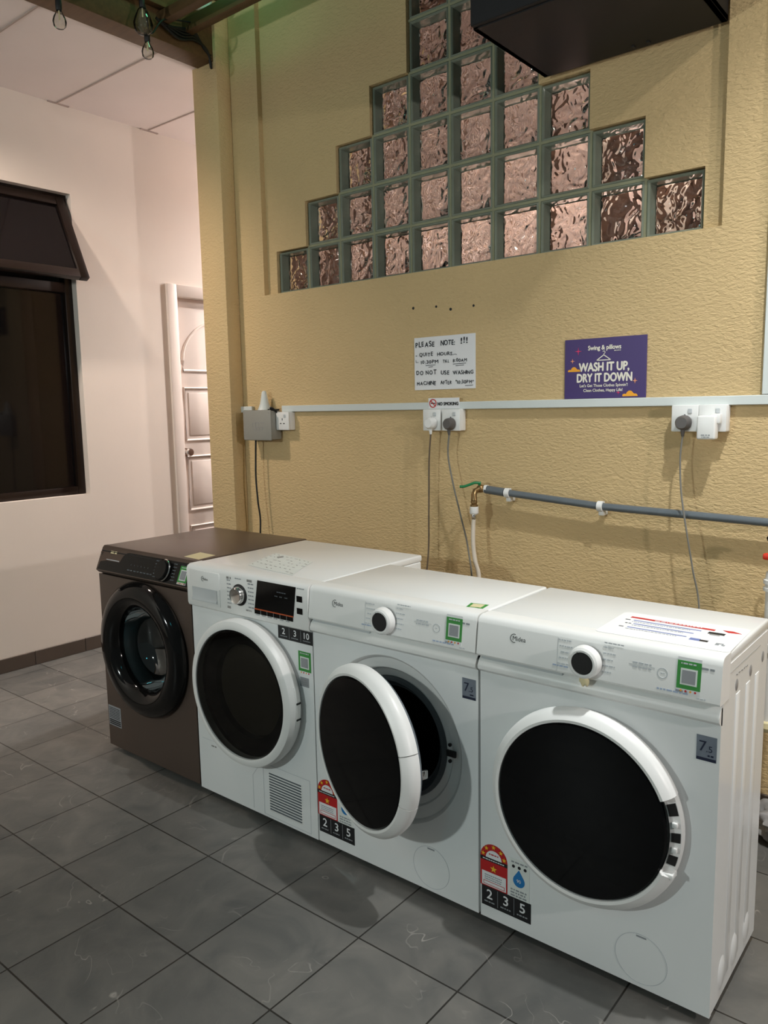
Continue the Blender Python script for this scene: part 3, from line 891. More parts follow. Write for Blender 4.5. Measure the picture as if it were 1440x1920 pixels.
# --- slim front-loading washing machines
_sl = .0095 / .079
_ln = math.hypot(1, _sl)
WT_ = Matrix(((1, 0, 0, 0), (0, _sl, -1 / _ln, -.0170 - _sl * .753), (0, 1, _sl / _ln, 0), (0, 0, 0, 1)))   # the leaning face of the control panel
def washer(cx, label, is_open):
    W, D = .593, .372
    t = thing('washing_machine', label, 'washing machine', (cx, YF, 0), 'slim white washing machines')
    cxl, czl = 0.0, .437
    shell(t, W, D, .022, .826, 'white_enamel', (cxl, czl, .246) if is_open else (cxl, czl, .19), ribs=not is_open)
    lid(t, W, .045, D, 'white_enamel')
    # control panel with rounded top edge
    b = NB()
    prism_x(b, [(-.014, .748), (-.017, .753), (-.0075, .832), (-.005, .841), (.002, .848), (.012, .8505), (.050, .8505), (.050, .748)], -W / 2 - .001, W / 2 + .001)
    cp = obj('control_panel', b, 'white_plastic', t)
    b = NB()
    prism_x(b, [(.009, .700), (-.004, .704), (-.013, .712), (-.014, .720), (-.008, .733), (.002, .742), (.009, .750)], -W / 2, W / 2)
    obj('pull_lip', b, 'white_plastic', t)
    # detergent drawer edge and its grip shadow gap
    b = NB(); box(b, -W / 2 + .004, -W / 2 + .232, -.004, .02, .736, .748, .002, 1); obj('drawer_grip', b, 'grey_recess', t)
    f = Dec(WT_, t)
    f.rect('l', -.074, .752, -.0734, .832, 1)
    f.make('l', 'drawer_seam', 'pale_ink')
    maker_logo(t, WT_, -.192, .802, .017)
    # programme print around the knob
    f = Dec(WT_, t)
    for q in range(5):
        f.scribble('g', -.066 - .004 * abs(q - 2), .826 - .014 * q, -.038, .0030, 1)
        f.scribble('g', .038, .828 - .014 * q, .062 + .006 * (q % 2), .0030, 1)
    f.scribble('g', .04, .838, .085, .003, 1)
    f.scribble('b', -.085, .764, -.045, .0035, 1)
    for v in (.806, .797): f.scribble('g', .108, v, .150, .004, 1)
    f.rect('g', .100, .8035, .158, .8042, 1)
    f.arc('g', .175, .796, .0100, .0115, 0, 360, 1)
    f.scribble('g', .171, .795, .180, .0022, 1)
    f.scribble('k', .256, .820, .282, .0045, 1)
    f.scribble('b', .165, .760, .232, .0038, 1); f.scribble('b2', .205, .7635, .230, .005, 1)
    f.scribble('g', .250, .756, .268, .003, 1)
    f.make('g', 'programme_lettering', 'pale_ink'); f.make('b', 'programme_lettering', 'pale_blue'); f.make('k', 'model_print', 'grey_ink'); f.make('b2', 'feature_print', 'pale_blue')
    qr_sticker(t, WT_, .206, .772, .256, .832)
    # knob
    b = NB(); lathe(b, [(.0385, -.016), (.0385, -.024), (.036, -.036), (.031, -.040), (.0265, -.040), (.0265, -.03)], (0, 0, .790), seg=48)
    kb = obj('programme_knob', b, 'white_plastic', t, label='white knob with a black face')
    b = NB(); lathe(b, [(.0265, -.037), (.024, -.039), (0, -.0395)], (0, 0, .790), seg=40); obj('knob_face', b, 'black_matte', kb)
    f = Dec(FRONT(-.040), kb); f.line('w', (-.012, .815), (-.009, .809), .0022); f.make('w', 'knob_pointer', 'black_ink')
    # stickers
    figures_label(t, 0, -.293, .056, -.146, .112, ['2', '3', '5'])
    energy_label(t, 0, -.297, .060)
    d = Dec(FRONT(0), t)
    d.rect('b', .248, .617, .290, .673, 1)
    d.text('w', '7', .254, .638, .034, 'l', 2); d.text('w', '.5', .269, .638, .020, 'l', 2); d.scribble('w', .272, .628, .284, .0035, 2); d.rect('w', .249, .6175, .289, .624, 2)
    cl = d.make('b', 'capacity_label', 'blue_grey', label='blue grey label reading 7.5'); d.p = cl; d.make('w', 'label_figures', 'navy_ink')
    # pump flap
    d = Dec(FRONT(0), t)
    d.arc('g', .140, .094, .0610, .0622, 0, 360, 1, 48); d.rect('k', .128, .147, .152, .151, 1)
    d.make('g', 'filter_flap', 'pale_ink'); d.make('k', 'flap_notch', 'grey_ink')
    # door
    ring = [(.226, -.004), (.2365, -.010), (.2400, -.022), (.2385, -.036), (.2320, -.046), (.2180, -.0555), (.2110, -.0545), (.2095, -.048), (.2095, -.012)]
    hx, hy = (cxl - .245, -.020)
    b = NB()
    C_ = (cxl - hx, -hy, czl)
    if is_open:
        lathe(b, ring, C_, seg=96, a0=math.radians(17), a1=math.radians(340))
    else:
        lathe(b, ring, C_, seg=96, a0=math.radians(24), a1=math.radians(338))
    door = obj('door', b, 'white_plastic', t, loc=(hx, hy, 0), label='round door with a white ring and black glass')
    b = NB(); lathe(b, [(.2095, -.050), (.205, -.0545), (.15, -.0565), (0, -.058)], C_, seg=80); obj('door_glass', b, 'black_glass', door)
    b = NB(); lathe(b, [(.226, -.004), (.226, .002), (.20, .004), (.165, .006), (0, .008)] if is_open else [(.226, -.004), (.226, .001), (.1, .001)], C_, seg=72)
    obj('door_back', b, 'gap_grey', door)
    if is_open:
        b = NB(); lathe(b, [(.150, .008), (.145, .05), (.11, .08), (0, .088)], C_, seg=56); obj('door_bowl', b, 'clear_glass', door)
        b = NB()
        r2 = [(r - .0006, y + .0004) for r, y in ring]
        lathe(b, r2, C_, seg=96, a0=math.radians(-19.4), a1=math.radians(16.4)); obj('door_handle', b, 'white_plastic', door)
        b = NB(); box(b, C_[0] + .208, C_[0] + .222, .02, .045, czl - .012, czl + .012, .003); obj('door_hook', b, 'chrome', door)
    else:
        # the handle cover is broken off: bare inner ring with dark slots
        b = NB()
        lathe(b, [(.226, -.004), (.234, -.008), (.236, -.018), (.232, -.026), (.2095, -.034), (.2095, -.012)], C_, seg=96, a0=math.radians(-22), a1=math.radians(24))
        obj('handle_base', b, 'white_plastic', door, label='bare white handle seat with dark slots')
        d = Dec(FRONT(0), door)
        for a0, a1 in ((13, 20), (-2.5, 3), (-17, -11)):
            b = NB()
            lathe(b, [(.2125, -.0345), (.2300, -.0285), (.2305, -.025), (.2125, -.030)], C_, seg=96, a0=math.radians(a0), a1=math.radians(a1))
            obj('handle_slot', b, 'black_matte', door)
        for a in (8.0, -7.0):
            b = NB()
            p = Vector((C_[0] + .221 * math.cos(math.radians(a)), C_[1] - .031, C_[2] + .221 * math.sin(math.radians(a))))
            box(b, p.x - .006, p.x + .006, p.y - .006, p.y + .004, p.z - .006, p.z + .006, .002)
            obj('handle_clip', b, 'white_plastic', door)
        b = NB()
        p = Vector((C_[0] + .232 * math.cos(math.radians(-21.5)), C_[1] - .04, C_[2] + .232 * math.sin(math.radians(-21.5))))
        box(b, p.x - .026, p.x + .006, p.y - .006, p.y + .022, p.z - .006, p.z + .005, .002)
        obj('broken_edge', b, 'white_plastic', door)
    return t, door

wm, wm_door = washer(-0.302, 'white washing machine with its round door standing ajar', True)
wm_door.rotation_euler = (0, 0, -0.292)
# opening behind the ajar door
b = NB(); lathe(b, [(.246, 0), (.240, .004), (.236, .012), (.205, .018), (.200, .024), (.176, .028)], (0, 0, .437), seg=80); obj('door_recess', b, 'white_plastic', wm)
b = NB(); lathe(b, [(.180, .026), (.176, .018), (.168, .016), (.162, .022), (.160, .034), (.152, .040), (.146, .040), (.146, .075)], (0, 0, .437), seg=80); obj('door_gasket', b, 'gasket', wm)
b = NB(); lathe(b, [(.146, .072), (.215, .075), (.215, .32), (0, .32)], (0, 0, .437), seg=64); obj('drum', b, 'drum_dark', wm)
b = NB(); box(b, .195, .225, -.002, .006, .441, .459, .002); lo = obj('door_latch', b, 'black_matte', wm)
for z in (.474, .428):
    b = NB(); lathe(b, [(0, -.0015), (.005, -.001), (.005, .004)], (.206, 0, z), seg=16); obj('latch_screw_hole', b, 'black_matte', wm)
d = Dec(TOP(.85), wm)
d.poly('g', [(.231, .045), (.219, .088), (.270, .097), (.277, .054)], 1); d.poly('c', [(.238, .051), (.230, .083), (.262, .090), (.268, .058)], 2)
g_ = d.make('g', 'payment_sticker', 'green_print', label='green sticker on the top panel'); d.p = g_; d.make('c', 'sticker_field', 'cream_paper')

wb, wb_door = washer(0.298, 'white washing machine with a broken door handle and an instruction sheet on top', False)
W2 = .593 / 2
for y, z in ((.107, .761), (.220, .762), (.327, .767)):
    b = NB(); lathe(b, [(0, .0012), (.009, .0010), (.0105, 0)], (W2, y, z), axis='x', seg=20)
    for v in b.verts: v.co.z = z + (v.co.z - z) * 1.35
    obj('side_hole', b, 'scuff', wb)
for y in (.08, .18, .285):
    b = NB(); lathe(b, [(0, .004), (.018, .0035), (.026, 0)], (W2, y, .085), axis='x', seg=24)
    for v in b.verts: v.co.z = .085 + (v.co.z - .085) * 1.6
    obj('side_dimple', b, 'white_enamel', wb)
d = Dec(SIDE(W2), wb)
d.rect('s', .050, .802, .3, .8028, 1); d.rect('s', .050, .802, .0508, .845, 1)
for q in range(5): d.line('s', (.10 + .02 * q, .786 - .001 * q), (.112 + .02 * q, .783 + .002 * (q % 2)), .003)
d.make('s', 'side_scratch', 'scuff')
b = NB()
bmesh.ops.create_icosphere(b, subdivisions=3, radius=.011)
for v in b.verts: v.co = Vector((-.002 + v.co.x * 1.1, -.020 + v.co.y * .7, .744 + v.co.z * 1.2 + .003 * math.sin(v.co.x * 600)))
obj('foam_residue', b, 'cream_paper', wb, label='small lump of dried detergent under the knob')

# --- white condenser dryer
dy = thing('tumble_dryer', 'white tumble dryer with a black display panel and a lower vent grille', 'tumble dryer', (-0.898, YF, 0))
W, D = .590, .566
cz2 = .452
shell(dy, W, D, .020, .826, 'white_enamel', (0, cz2, .20))
lid(dy, W, .045, D, 'white_enamel')
b = NB()
prism_x(b, [(-.002, .700), (-.012, .706), (-.0155, .716), (-.0155, .835), (-.010, .8445), (0, .850), (.05, .8505), (.05, .70)], -W / 2 - .001, W / 2 + .001)
obj('control_panel', b, 'white_plastic', dy)
FM = FRONT(-.0156)
ox = 0.897
def u2(x): return x + ox
b = NB()
box(b, u2(-1.175), u2(-1.014), -.0185, -.010, .718, .836, .004)
dw = obj('water_drawer', b, 'white_plastic', dy)
b = NB()
x0_, x1_ = u2(-1.160), u2(-1.028)
pr = [(-.0195, .776), (-.0195, .733), (-.024, .730), (-.024, .736), (-.020, .742), (-.020, .776)]
prism_x(b, pr, x0_, x1_)
obj('drawer_handle', b, 'grey_recess', dw)
b = NB(); box(b, x0_ + .004, x1_ - .004, -.0192, -.0184, .744, .772); obj('grip_recess', b, 'gap_grey', dw)
maker_logo(dy, -.0186, u2(-1.10), .803, .014, 'black_ink')
d = Dec(FM, dy)
for q in range(7):
    d.scribble('g', u2(-.977), .818 - .013 * q, u2(-.958), .004, 1)
    d.scribble('g', u2(-.872), .818 - .013 * q, u2(-.846), .004, 1)
d.scribble('k', u2(-.978), .824, u2(-.956), .008, 1); d.scribble('k', u2(-.876), .826, u2(-.850), .008, 1)
d.scribble('k', u2(-.978), .724, u2(-.962), .008, 1); d.scribble('k', u2(-.885), .728, u2(-.858), .005, 1)
d.scribble('g', u2(-.935), .829, u2(-.905), .003, 1); d.scribble('g', u2(-.645), .834, u2(-.615), .003, 1)
for q in range(6): d.scribble('g', u2(-.838 + .028 * q), .722, u2(-.820 + .028 * q), .003, 1)
d.make('g', 'programme_lettering', 'grey_ink'); d.make('k', 'programme_lettering', 'scuff')
b = NB(); lathe(b, [(.036, -.0155), (.036, -.0175), (.030, -.019)], (u2(-.915), 0, .777), seg=40); obj('knob_base', b, 'black_matte', dy)
b = NB(); lathe(b, [(.029, -.018), (.028, -.034), (.025, -.038), (.020, -.036), (0, -.0365)], (u2(-.915), 0, .777), seg=40)
obj('programme_knob', b, 'chrome', dy, label='brushed silver knob')
d = Dec(FM, dy)
d.poly('k', [(u2(-.842), .744), (u2(-.664), .744), (u2(-.650), .838), (u2(-.824), .838)], 2)
scr = d.make('k', 'display', 'black_gloss'); d.p = scr
d.poly('o', [(u2(-.8425), .7405), (u2(-.6645), .7405), (u2(-.6638), .7445), (u2(-.8418), .7445)], 3); d.make('o', 'display_strip', 'orange_strip')
for q in range(3): d.scribble('g', u2(-.745 + .022 * q), .796, u2(-.731 + .022 * q), .003, 3)
d.scribble('g', u2(-.735), .810, u2(-.695), .003, 3); d.make('g', 'display_print', 'gap_grey')
d = Dec(FM, dy)
for q in range(6):
    a = u2(-.843 + .0298 * q); d.rect('b%d' % q, a, .7265, a + .0275, .7400, 2); d.make('b%d' % q, 'display_button', 'black_gloss')
for zc_ in (.802, .764):
    d.rect('s', u2(-.648), zc_ - .009, u2(-.624), zc_ + .010, 2); d.make('s', 'start_button', 'black_gloss')
figures_label(dy, 0, u2(-.753), .657, u2(-.600), .699, ['2', '3', '10'])
qr_sticker(dy, FRONT(0), u2(-.664), .568, u2(-.610), .632)
d = Dec(FRONT(0), dy)
d.rect('p', u2(-.660), .518, u2(-.622), .548, 1)
pl_ = d.make('p', 'instruction_label', 'silver_label'); d.p = pl_
for v in (.524, .531, .538): d.scribble('g', u2(-.656), v, u2(-.628), .003, 2)
d.make('g', 'small_lettering', 'scuff')
# lower flap and grille
d = Dec(FRONT(0), dy)
d.line('g', (u2(-.905), .030), (u2(-.905), .150), .0012); d.line('g', (u2(-.905), .150), (u2(-.86), .208), .0012)
d.frame('g', u2(-.852), .028, u2(-.632), .209, .0014)
d.line('g', (u2(-1.17), .214), (u2(-1.07), .214), .001); d.scribble('k', u2(-1.122), .193, u2(-1.095), .005, 1)
d.make('g', 'flap_seam', 'pale_ink'); d.make('k', 'flap_mark', 'scuff')
b = NB(); box(b, u2(-.826), u2(-.668), -.001, .004, .046, .184, .002); gr = obj('vent_grille', b, 'white_plastic', dy)
for q in range(14):
    b = NB(); box(b, u2(-.822), u2(-.672), -.0028, .002, .0525 + .0096 * q, .0573 + .0096 * q, .0008, 1); obj('grille_slot', b, 'gap_grey', gr)
# door
ring = [(.236, -.004), (.2465, -.010), (.2500, -.024), (.2490, -.042), (.2430, -.054), (.2260, -.0615), (.2180, -.0600), (.2165, -.050), (.2165, -.012)]
b = NB(); lathe(b, ring, (0, 0, cz2), seg=96)
dd = obj('door', b, 'white_plastic', dy, label='round door with a white ring and smoked glass')
b = NB(); lathe(b, [(.2165, -.053), (.212, -.058), (.16, -.061), (0, -.063)], (0, 0, cz2), seg=80); obj('door_glass', b, 'tint_glass', dd)
b = NB(); lathe(b, [(.2165, -.030), (.185, -.028), (.160, -.018), (.157, .004)], (0, 0, cz2), seg=80); obj('inner_rim', b, 'black_gloss', dd)
b = NB(); lathe(b, [(.157, .004), (.135, -.004), (.09, -.012), (0, -.016)], (0, 0, cz2), seg=64); obj('inner_bowl', b, 'brown_bowl', dd)
b = NB(); lathe(b, [(.236, -.004), (.236, .002), (.18, .002)], (0, 0, cz2), seg=64); obj('door_back', b, 'gap_grey', dd)
b = NB(); lathe(b, [(.2475, -.036), (.2515, -.034), (.2525, -.022), (.2490, -.014)], (0, 0, cz2), seg=96, a0=math.radians(-14), a1=math.radians(16)); obj('door_handle', b, 'white_plastic', dd)
for a in (4, -8):
    p = (.2525 * math.cos(math.radians(a)), .2525 * math.sin(math.radians(a)))
    b = NB(); box(b, p[0] - .004, p[0] + .0015, -.034, -.016, cz2 + p[1] - .003, cz2 + p[1] + .003, .001); obj('handle_slot', b, 'black_matte', dd)

# --- dark dryer
dk = thing('tumble_dryer', 'dark brown tumble dryer with a black control panel', 'tumble dryer', (-1.501, YF + .004, 0))
W, D = .592, .585
ox = 1.4995
cz1 = .478
shell(dk, W, D, .022, .828, 'brown_steel', (0, cz1, .19))
lid(dk, W, .032, D, 'brown_steel', z0=.832)
b = NB(); box(b, -W / 2 + .002, W / 2 - .002, .02, D, .8265, .8325); obj('top_seam', b, 'black_matte', dk)
b = NB()
prism_x(b, [(.002, .745), (-.010, .757), (.026, .842), (.034, .8495), (.05, .8495), (.05, .745)], -W / 2 - .003, W / 2 + .001)
obj('control_panel', b, 'brown_steel', dk)
# tilted face: (u = x, v = height) mapped on the slope
sl = (.026 + .010) / (.842 - .757)
ln = math.hypot(1, sl)
TM = Matrix(((1, 0, 0, 0), (0, sl, -1 / ln, -.010 - sl * .757), (0, 1, sl / ln, 0), (0, 0, 0, 1)))
d = Dec(TM, dk)
pts = [(-.292, .760), (.292, .760), (.292, .838)] + [(-.10, .838)]
pts += [(-.10 - .05 * math.sin(PI / 2 * k / 8), .800 + .038 * math.cos(PI / 2 * k / 8)) for k in range(1, 8)] + [(-.155, .797), (-.245, .797), (-.285, .790)]
d.poly('k', pts, 1)
cpb = d.make('k', 'control_glass', 'black_gloss'); d.p = cpb
for q in range(8): d.scribble('g', -.09 + .021 * q, .776, -.075 + .021 * q, .0035, 2)
for q in range(6): d.rect('g', -.075 + .022 * q, .795, -.0735 + .022 * q, .800, 2)
for q in range(6): d.scribble('g', .075, .772 + .011 * q, .092, .003, 2); d.scribble('g', .185, .772 + .011 * q, .205, .003, 2)
d.make('g', 'programme_lettering', 'gap_grey')
d = Dec(TM, dk)
d.scribble('y', -.232, .825, -.190, .009, 1); d.make('y', 'maker_logo', 'cream_paper')
d.scribble('s', -.248, .7995, -.160, .0028, 1); d.make('s', 'drawer_line', 'pale_ink')
d = Dec(TM, dk)
b = NB()
mk = TM @ Matrix.Translation((.135, .800, 0))
v0 = len(b.verts)
lathe(b, [(.036, 0), (.036, .016), (.032, .020), (0, .021)], (0, 0, 0), axis='z', seg=40)
for v in b.verts: v.co = mk @ Vector((v.co.x, v.co.y / ln * ln, v.co.z))
kb = obj('programme_knob', b, 'black_gloss', dk)
b = NB(); lathe(b, [(.0365, .002), (.039, .006), (.0365, .010)], (0, 0, 0), axis='z', seg=40)
for v in b.verts: v.co = mk @ v.co
obj('knob_ring', b, 'chrome', kb)
qr_sticker(dk, TM, .226, .772, .278, .826)
d = Dec(FRONT(0), dk)
d.rect('s', -.303 + .012, .108, -.204, .192, 1); sl_ = d.make('s', 'rating_label', 'silver_label'); d.p = sl_
for q in range(7): d.scribble('k', -.285, .140 + .007 * q, -.210, .0028, 2)
for q in range(3): d.rect('k2', -.286, .113 + .008 * q, -.208, .118 + .008 * q, 2)
d.make('k', 'small_lettering', 'black_ink'); d.make('k2', 'printed_bars', 'black_ink')
d = Dec(TOP(.85), dk)
d.poly('c', [(.190, .058), (.172, .146), (.268, .140), (.284, .052)], 1); d.make('c', 'cream_sticker', 'cream_paper', label='cream paper sticker on the top')
# door
ring = [(.262, -.002), (.2650, -.010), (.2600, -.026), (.2430, -.042), (.2150, -.048), (.1900, -.043), (.1700, -.028), (.1600, -.012), (.1590, .006)]
b = NB(); lathe(b, ring, (0, 0, cz1), seg=96)
dd = obj('door', b, 'black_gloss', dk, label='round door with a glossy black ring')
b = NB(); lathe(b, [(.159, .000), (.154, .050), (.135, .085), (.10, .105), (0, .112)], (0, 0, cz1), seg=72); obj('door_bowl', b, 'clear_glass', dd)
b = NB(); lathe(b, [(.19, .012), (.19, .09), (.255, .10), (.255, .50), (.04, .52), (0, .52)], (0, 0, cz1), seg=64); obj('drum', b, 'steel_dark', dk)

# ------------------------------------------------------------------ papers lying on the machines
d = Dec(TOP(.8507))
base = [(-1.075, -.728), (-.84, -.772), (-.742, -.965), (-.99, -.935)]
d.poly('p', [(-1.075, -.728), (-.95, -.745), (-.84, -.772), (-.80, -.86), (-.742, -.965), (-.86, -.955), (-.99, -.935), (-1.03, -.84)], 1)
pn = d.make('p', 'paper_notice', 'dirty_paper', label='smudged handwritten paper taped on the white tumble dryer', cat='paper')
d.p = pn
for q in range(6):
    a = q / 6.0 + .08
    p0 = Vector(base[0]).lerp(Vector(base[3]), a); p1 = Vector(base[1]).lerp(Vector(base[2]), a)
    n = 9
    for k in range(n):
        if random.random() < .25: continue
        s = p0.lerp(p1, (k + .2) / n); e = p0.lerp(p1, (k + .2 + random.uniform(.2, .6)) / n)
        d.line('i', (s.x, s.y + random.uniform(-.004, .004)), (e.x, e.y + random.uniform(-.004, .004)), .0028, 2)
d.disc('i', -1.0, -.775, .013, 2, 9)
d.make('i', 'faded_handwriting', 'scuff')

d = Dec(Matrix.Translation((.443, -.889, .8507)) @ Matrix.Rotation(math.radians(2.0), 4, 'Z'))
d.rrect('p', -.150, -.102, .148, .104, .012, 1)
pn = d.make('p', 'instruction_sheet', 'paper', label='laminated instruction sheet with a red bar on the washing machine top', cat='paper')
d.p = pn
d.line('r', (-.120, .062), (.080, .052), .011, 2); d.poly('r', [(.095, .062), (.118, .064), (.138, .052), (.110, .048)], 2)
d.scribble('w', -.06, .0535, .05, .004, 3)
for q, (v, a, b_) in enumerate(((.036, -.105, .055), (.006, -.095, .046), (-.028, -.098, .040))):
    d.line('b', (a, v), (b_, v - .006), .005, 2)
    d.scribble('g', a, v - .015, b_ - .02, .0026, 2)
    d.scribble('k', a - .02, v - .003, a - .006, .004, 2)
d.rect('k', .072, .018, .108, .034, 2); d.rect('k2', .078, .010, .100, .018, 2)
d.rect('bl', .050, -.052, .072, -.036, 2); d.rect('k', .072, -.052, .090, -.040, 2); d.scribble('g', .108, -.062, .128, .008, 2); d.scribble('g', .108, -.052, .126, .006, 2)
d.make('r', 'red_bar', 'red_ink'); d.make('w', 'bar_print', 'paper'); d.make('b', 'blue_rule', 'blue_line'); d.make('g', 'small_lettering', 'grey_ink')
d.make('k', 'printed_picture', 'black_ink'); d.make('k2', 'printed_picture', 'scuff'); d.make('bl', 'printed_picture', 'blue_line')

# ------------------------------------------------------------------ wall signs
def sheet(name, label, cat, x0, z0, x1, z1, m, t=.003, sx=0.0):
    b = NB(); box(b, x0, x1, -t - .001, -.001, z0, z1, .0008, 1)
    return obj(name, b, m, label=label, cat=cat), Dec(FRONT(-t - .001))
o, d = sheet('paper_notice', 'white handwritten notice sheet headed PLEASE NOTE on the yellow wall', 'notice', -.964, 1.448, -.661, 1.664, 'paper', .002)
d.p = o
d.hand('k', 'PLEASE', -.955, 1.625, .030, .100); d.hand('k', 'NOTE:', -.828, 1.625, .028, .072); d.hand('k', '!!!', -.730, 1.628, .036, .040)
d.hand('k', '- QUITE', -.955, 1.586, .022, .090); d.hand('k', 'HOURS....', -.845, 1.585, .019, .098)
d.hand('k', '\u2514 10:30PM', -.955, 1.556, .020, .118); d.hand('k', 'TILL', -.818, 1.556, .017, .034); d.hand('k', '8:00AM', -.768, 1.556, .019, .070)
d.hand('k', 'DO NOT', -.952, 1.510, .026, .104); d.hand('k', 'USE', -.828, 1.508, .023, .044); d.hand('k', 'WASHING', -.768, 1.506, .021, .100)
d.hand('k', 'MACHINE', -.950, 1.468, .022, .098); d.hand('k', 'AFTER', -.830, 1.468, .021, .058); d.hand('k', '"10:30PM"', -.756, 1.468, .020, .090)
for a, b_, v in ((-.905, -.855, 1.548), (-.890, -.868, 1.541), (-.768, -.705, 1.548), (-.755, -.715, 1.541), (-.71, -.672, 1.460)): d.line('k', (a, v), (b_, v + .001), .002, 2)
d.make('k', 'handwritten_lettering', 'pen_ink')

o, d = sheet('laundry_sign', 'purple sign board reading WASH IT UP, DRY IT DOWN', 'sign', -.275, 1.397, .029, 1.609, 'purple', .004)
d.p = o
cxs = -.123
d.text('w', 'Swing & pillows', cxs, 1.568, .022, 'c', 2, width=.122, bold=.0007); d.scribble('w', cxs + .036, 1.561, cxs + .060, .0028, 2)
d.text('w', 'WASH IT UP,', cxs - .002, 1.494, .042, 'c', 2, width=.186, bold=.0016)
d.text('w', 'DRY IT DOWN', cxs, 1.456, .042, 'c', 2, width=.204, bold=.0016)
d.text('w', "Let's Get Those Clothes Spinnin'!", cxs - .002, 1.438, .0145, 'c', 2, width=.178, bold=.0003)
d.text('w', 'Clean Clothes, Happy Life!', cxs - .004, 1.421, .0145, 'c', 2, width=.146, bold=.0003)
for a, b_ in (((-.026, 0), (0, .018)), ((0, .018), (.026, 0)), ((-.026, 0), (.026, 0))):
    d.line('w', (cxs - .002 + a[0], 1.531 + a[1]), (cxs - .002 + b_[0], 1.531 + b_[1]), .003, 2)
d.line('w', (cxs - .002, 1.548), (cxs - .002, 1.553), .002, 2); d.arc('w', cxs - .002, 1.558, .0035, .0055, -90, 150, 2, 12)
d.make('w', 'sign_lettering', 'cream_letter')
d.star('p', -.222, 1.566, .014, 2, 4, .16); d.star('p', -.069, 1.416, .008, 2, 4, .2); d.make('p', 'sparkle_print', 'pink_print')
d.star('o', -.244, 1.532, .009, 2, 4, .25); d.star('o', -.010, 1.455, .010, 2, 4, .25); d.make('o', 'sparkle_print', 'peach_print')
def cloud(k, u, v, s, lay):
    d.poly(k, [(u - s, v)] + [(u - s * .75 + s * .30 * math.cos(a), v + s * .12 + s * .22 * math.sin(a)) for a in (PI, 2.4, 1.6, .9)]
           + [(u - s * .05 + s * .42 * math.cos(a), v + s * .35 + s * .38 * math.sin(a)) for a in (2.6, 2.0, 1.5, 1.0, .4)]
           + [(u + s * .65 + s * .32 * math.cos(a), v + s * .12 + s * .22 * math.sin(a)) for a in (2.0, 1.3, .6, 0)] + [(u + s, v)], lay)
for q in ((-.237, 1.494, .024, 1), (-.026, 1.402, .027, 2)):
    cloud('c', *q); d.make('c', 'cloud_print', 'orange_print')

b = NB(); box(b, -.880, -.727, -.0215, -.0200, 1.370, 1.413, .0003, 1)
o = obj('no_smoking_sign', b, 'paper', label='small white NO SMOKING sign above the middle sockets', cat='sign')
d = Dec(FRONT(-.0215), o)
d.text('k', 'NO SMOKING', -.833, 1.383, .018, 'l', 2, width=.102, bold=.0008); d.rect('k', -.867, 1.3895, -.846, 1.3935, 1); d.make('k', 'sign_lettering', 'black_ink')
d.arc('r', -.8565, 1.3915, .0140, .0180, 0, 360, 2); d.line('r', (-.868, 1.403), (-.845, 1.380), .0036, 3); d.make('r', 'prohibition_ring', 'red_ink')

# ------------------------------------------------------------------ electrical
b = NB(); box(b, -1.762, 1.6, -.020, 0, 1.366, 1.396, .002, 1)
obj('cable_trunking', b, 'trunk', label='long white horizontal cable trunking along the yellow wall', cat='trunking')
b = NB(); box(b, .402, .436, -.020, 0, 1.3975, 3.3, .002, 1)
obj('cable_trunking', b, 'trunk', label='white vertical cable trunking rising at the right edge of the wall', cat='trunking')

def socket(xc, zc, label, w=.087, d_=.036, sub='single wall sockets'):
    t = thing('wall_socket', label, 'socket', (xc, 0, zc), sub)
    b = NB(); box(b, -w / 2, w / 2, -d_, 0, -.0435, .0435, .004, 2); obj('back_box', b, 'white_plastic', t)
    b = NB(); box(b, -w / 2, w / 2, -d_ - .009, -d_, -.0435, .0435, .003, 2); obj('face_plate', b, 'white_plastic', t)
    b = NB(); box(b, .010, .024, -d_ - .012, -d_ - .008, .016, .032, .0015, 1); obj('rocker_switch', b, 'grey_recess', t)
    y = -d_ - .0092
    for (px, pz, a, c) in ((0, .008, .0022, .005), (-.011, -.012, .005, .0022), (.011, -.012, .005, .0022)):
        b = NB(); box(b, px - a, px + a, y - .0004, y + .002, pz - c, pz + c); obj('pin_hole', b, 'black_matte', t)
    return t
socket(-1.7335, 1.3225, 'empty white wall socket beside the grey switch box')
socket(-.849, 1.3235, 'white wall socket holding a white plug, under the NO SMOKING sign')
socket(-.753, 1.3235, 'white wall socket holding a dark grey plug, under the NO SMOKING sign')
socket(.176, 1.325, 'white wall socket holding a brown grey plug, below the purple sign')
socket(.2635, 1.325, 'white wall socket holding a white adapter, below the purple sign')

def plug(label, xc, zc, m, cable_m, pts, r=.0036, face=.0475):
    t = thing('power_plug', label, 'plug', (xc, 0, zc), 'power plugs with cables')
    b = NB()
    pr = []
    for k in range(24):
        a = 2 * PI * k / 24
        rx = .025
        pr.append((rx * math.cos(a), .024 * math.sin(a) if math.sin(a) > 0 else .026 * math.sin(a) * (1 + .12 * math.cos(a) ** 2)))
    A = [b.verts.new((u, -face, v)) for u, v in pr]
    B = [b.verts.new((u * .92, -face - .022, v * .92)) for u, v in pr]
    Cc = [b.verts.new((u * .72, -face - .030, v * .72)) for u, v in pr]
    for P, Q in ((A, B), (B, Cc)):
        for k in range(24): b.faces.new((P[k], P[(k + 1) % 24], Q[(k + 1) % 24], Q[k]))
    b.faces.new(A); b.faces.new(Cc)
    obj('plug_body', b, m, t)
    b = NB(); tube(b, [(0, -face - .012, -.018), (0, -face - .012, -.034), (0, -face - .011, -.046)], [.008, .0065, .0045], 10); obj('cable_sleeve', b, m, t)
    b = NB(); tube(b, spline([(0, -face - .011, -.040)] + [(x - xc, y, z - zc) for x, y, z in pts]), r, 8); obj('cable', b, cable_m, t)
    return t
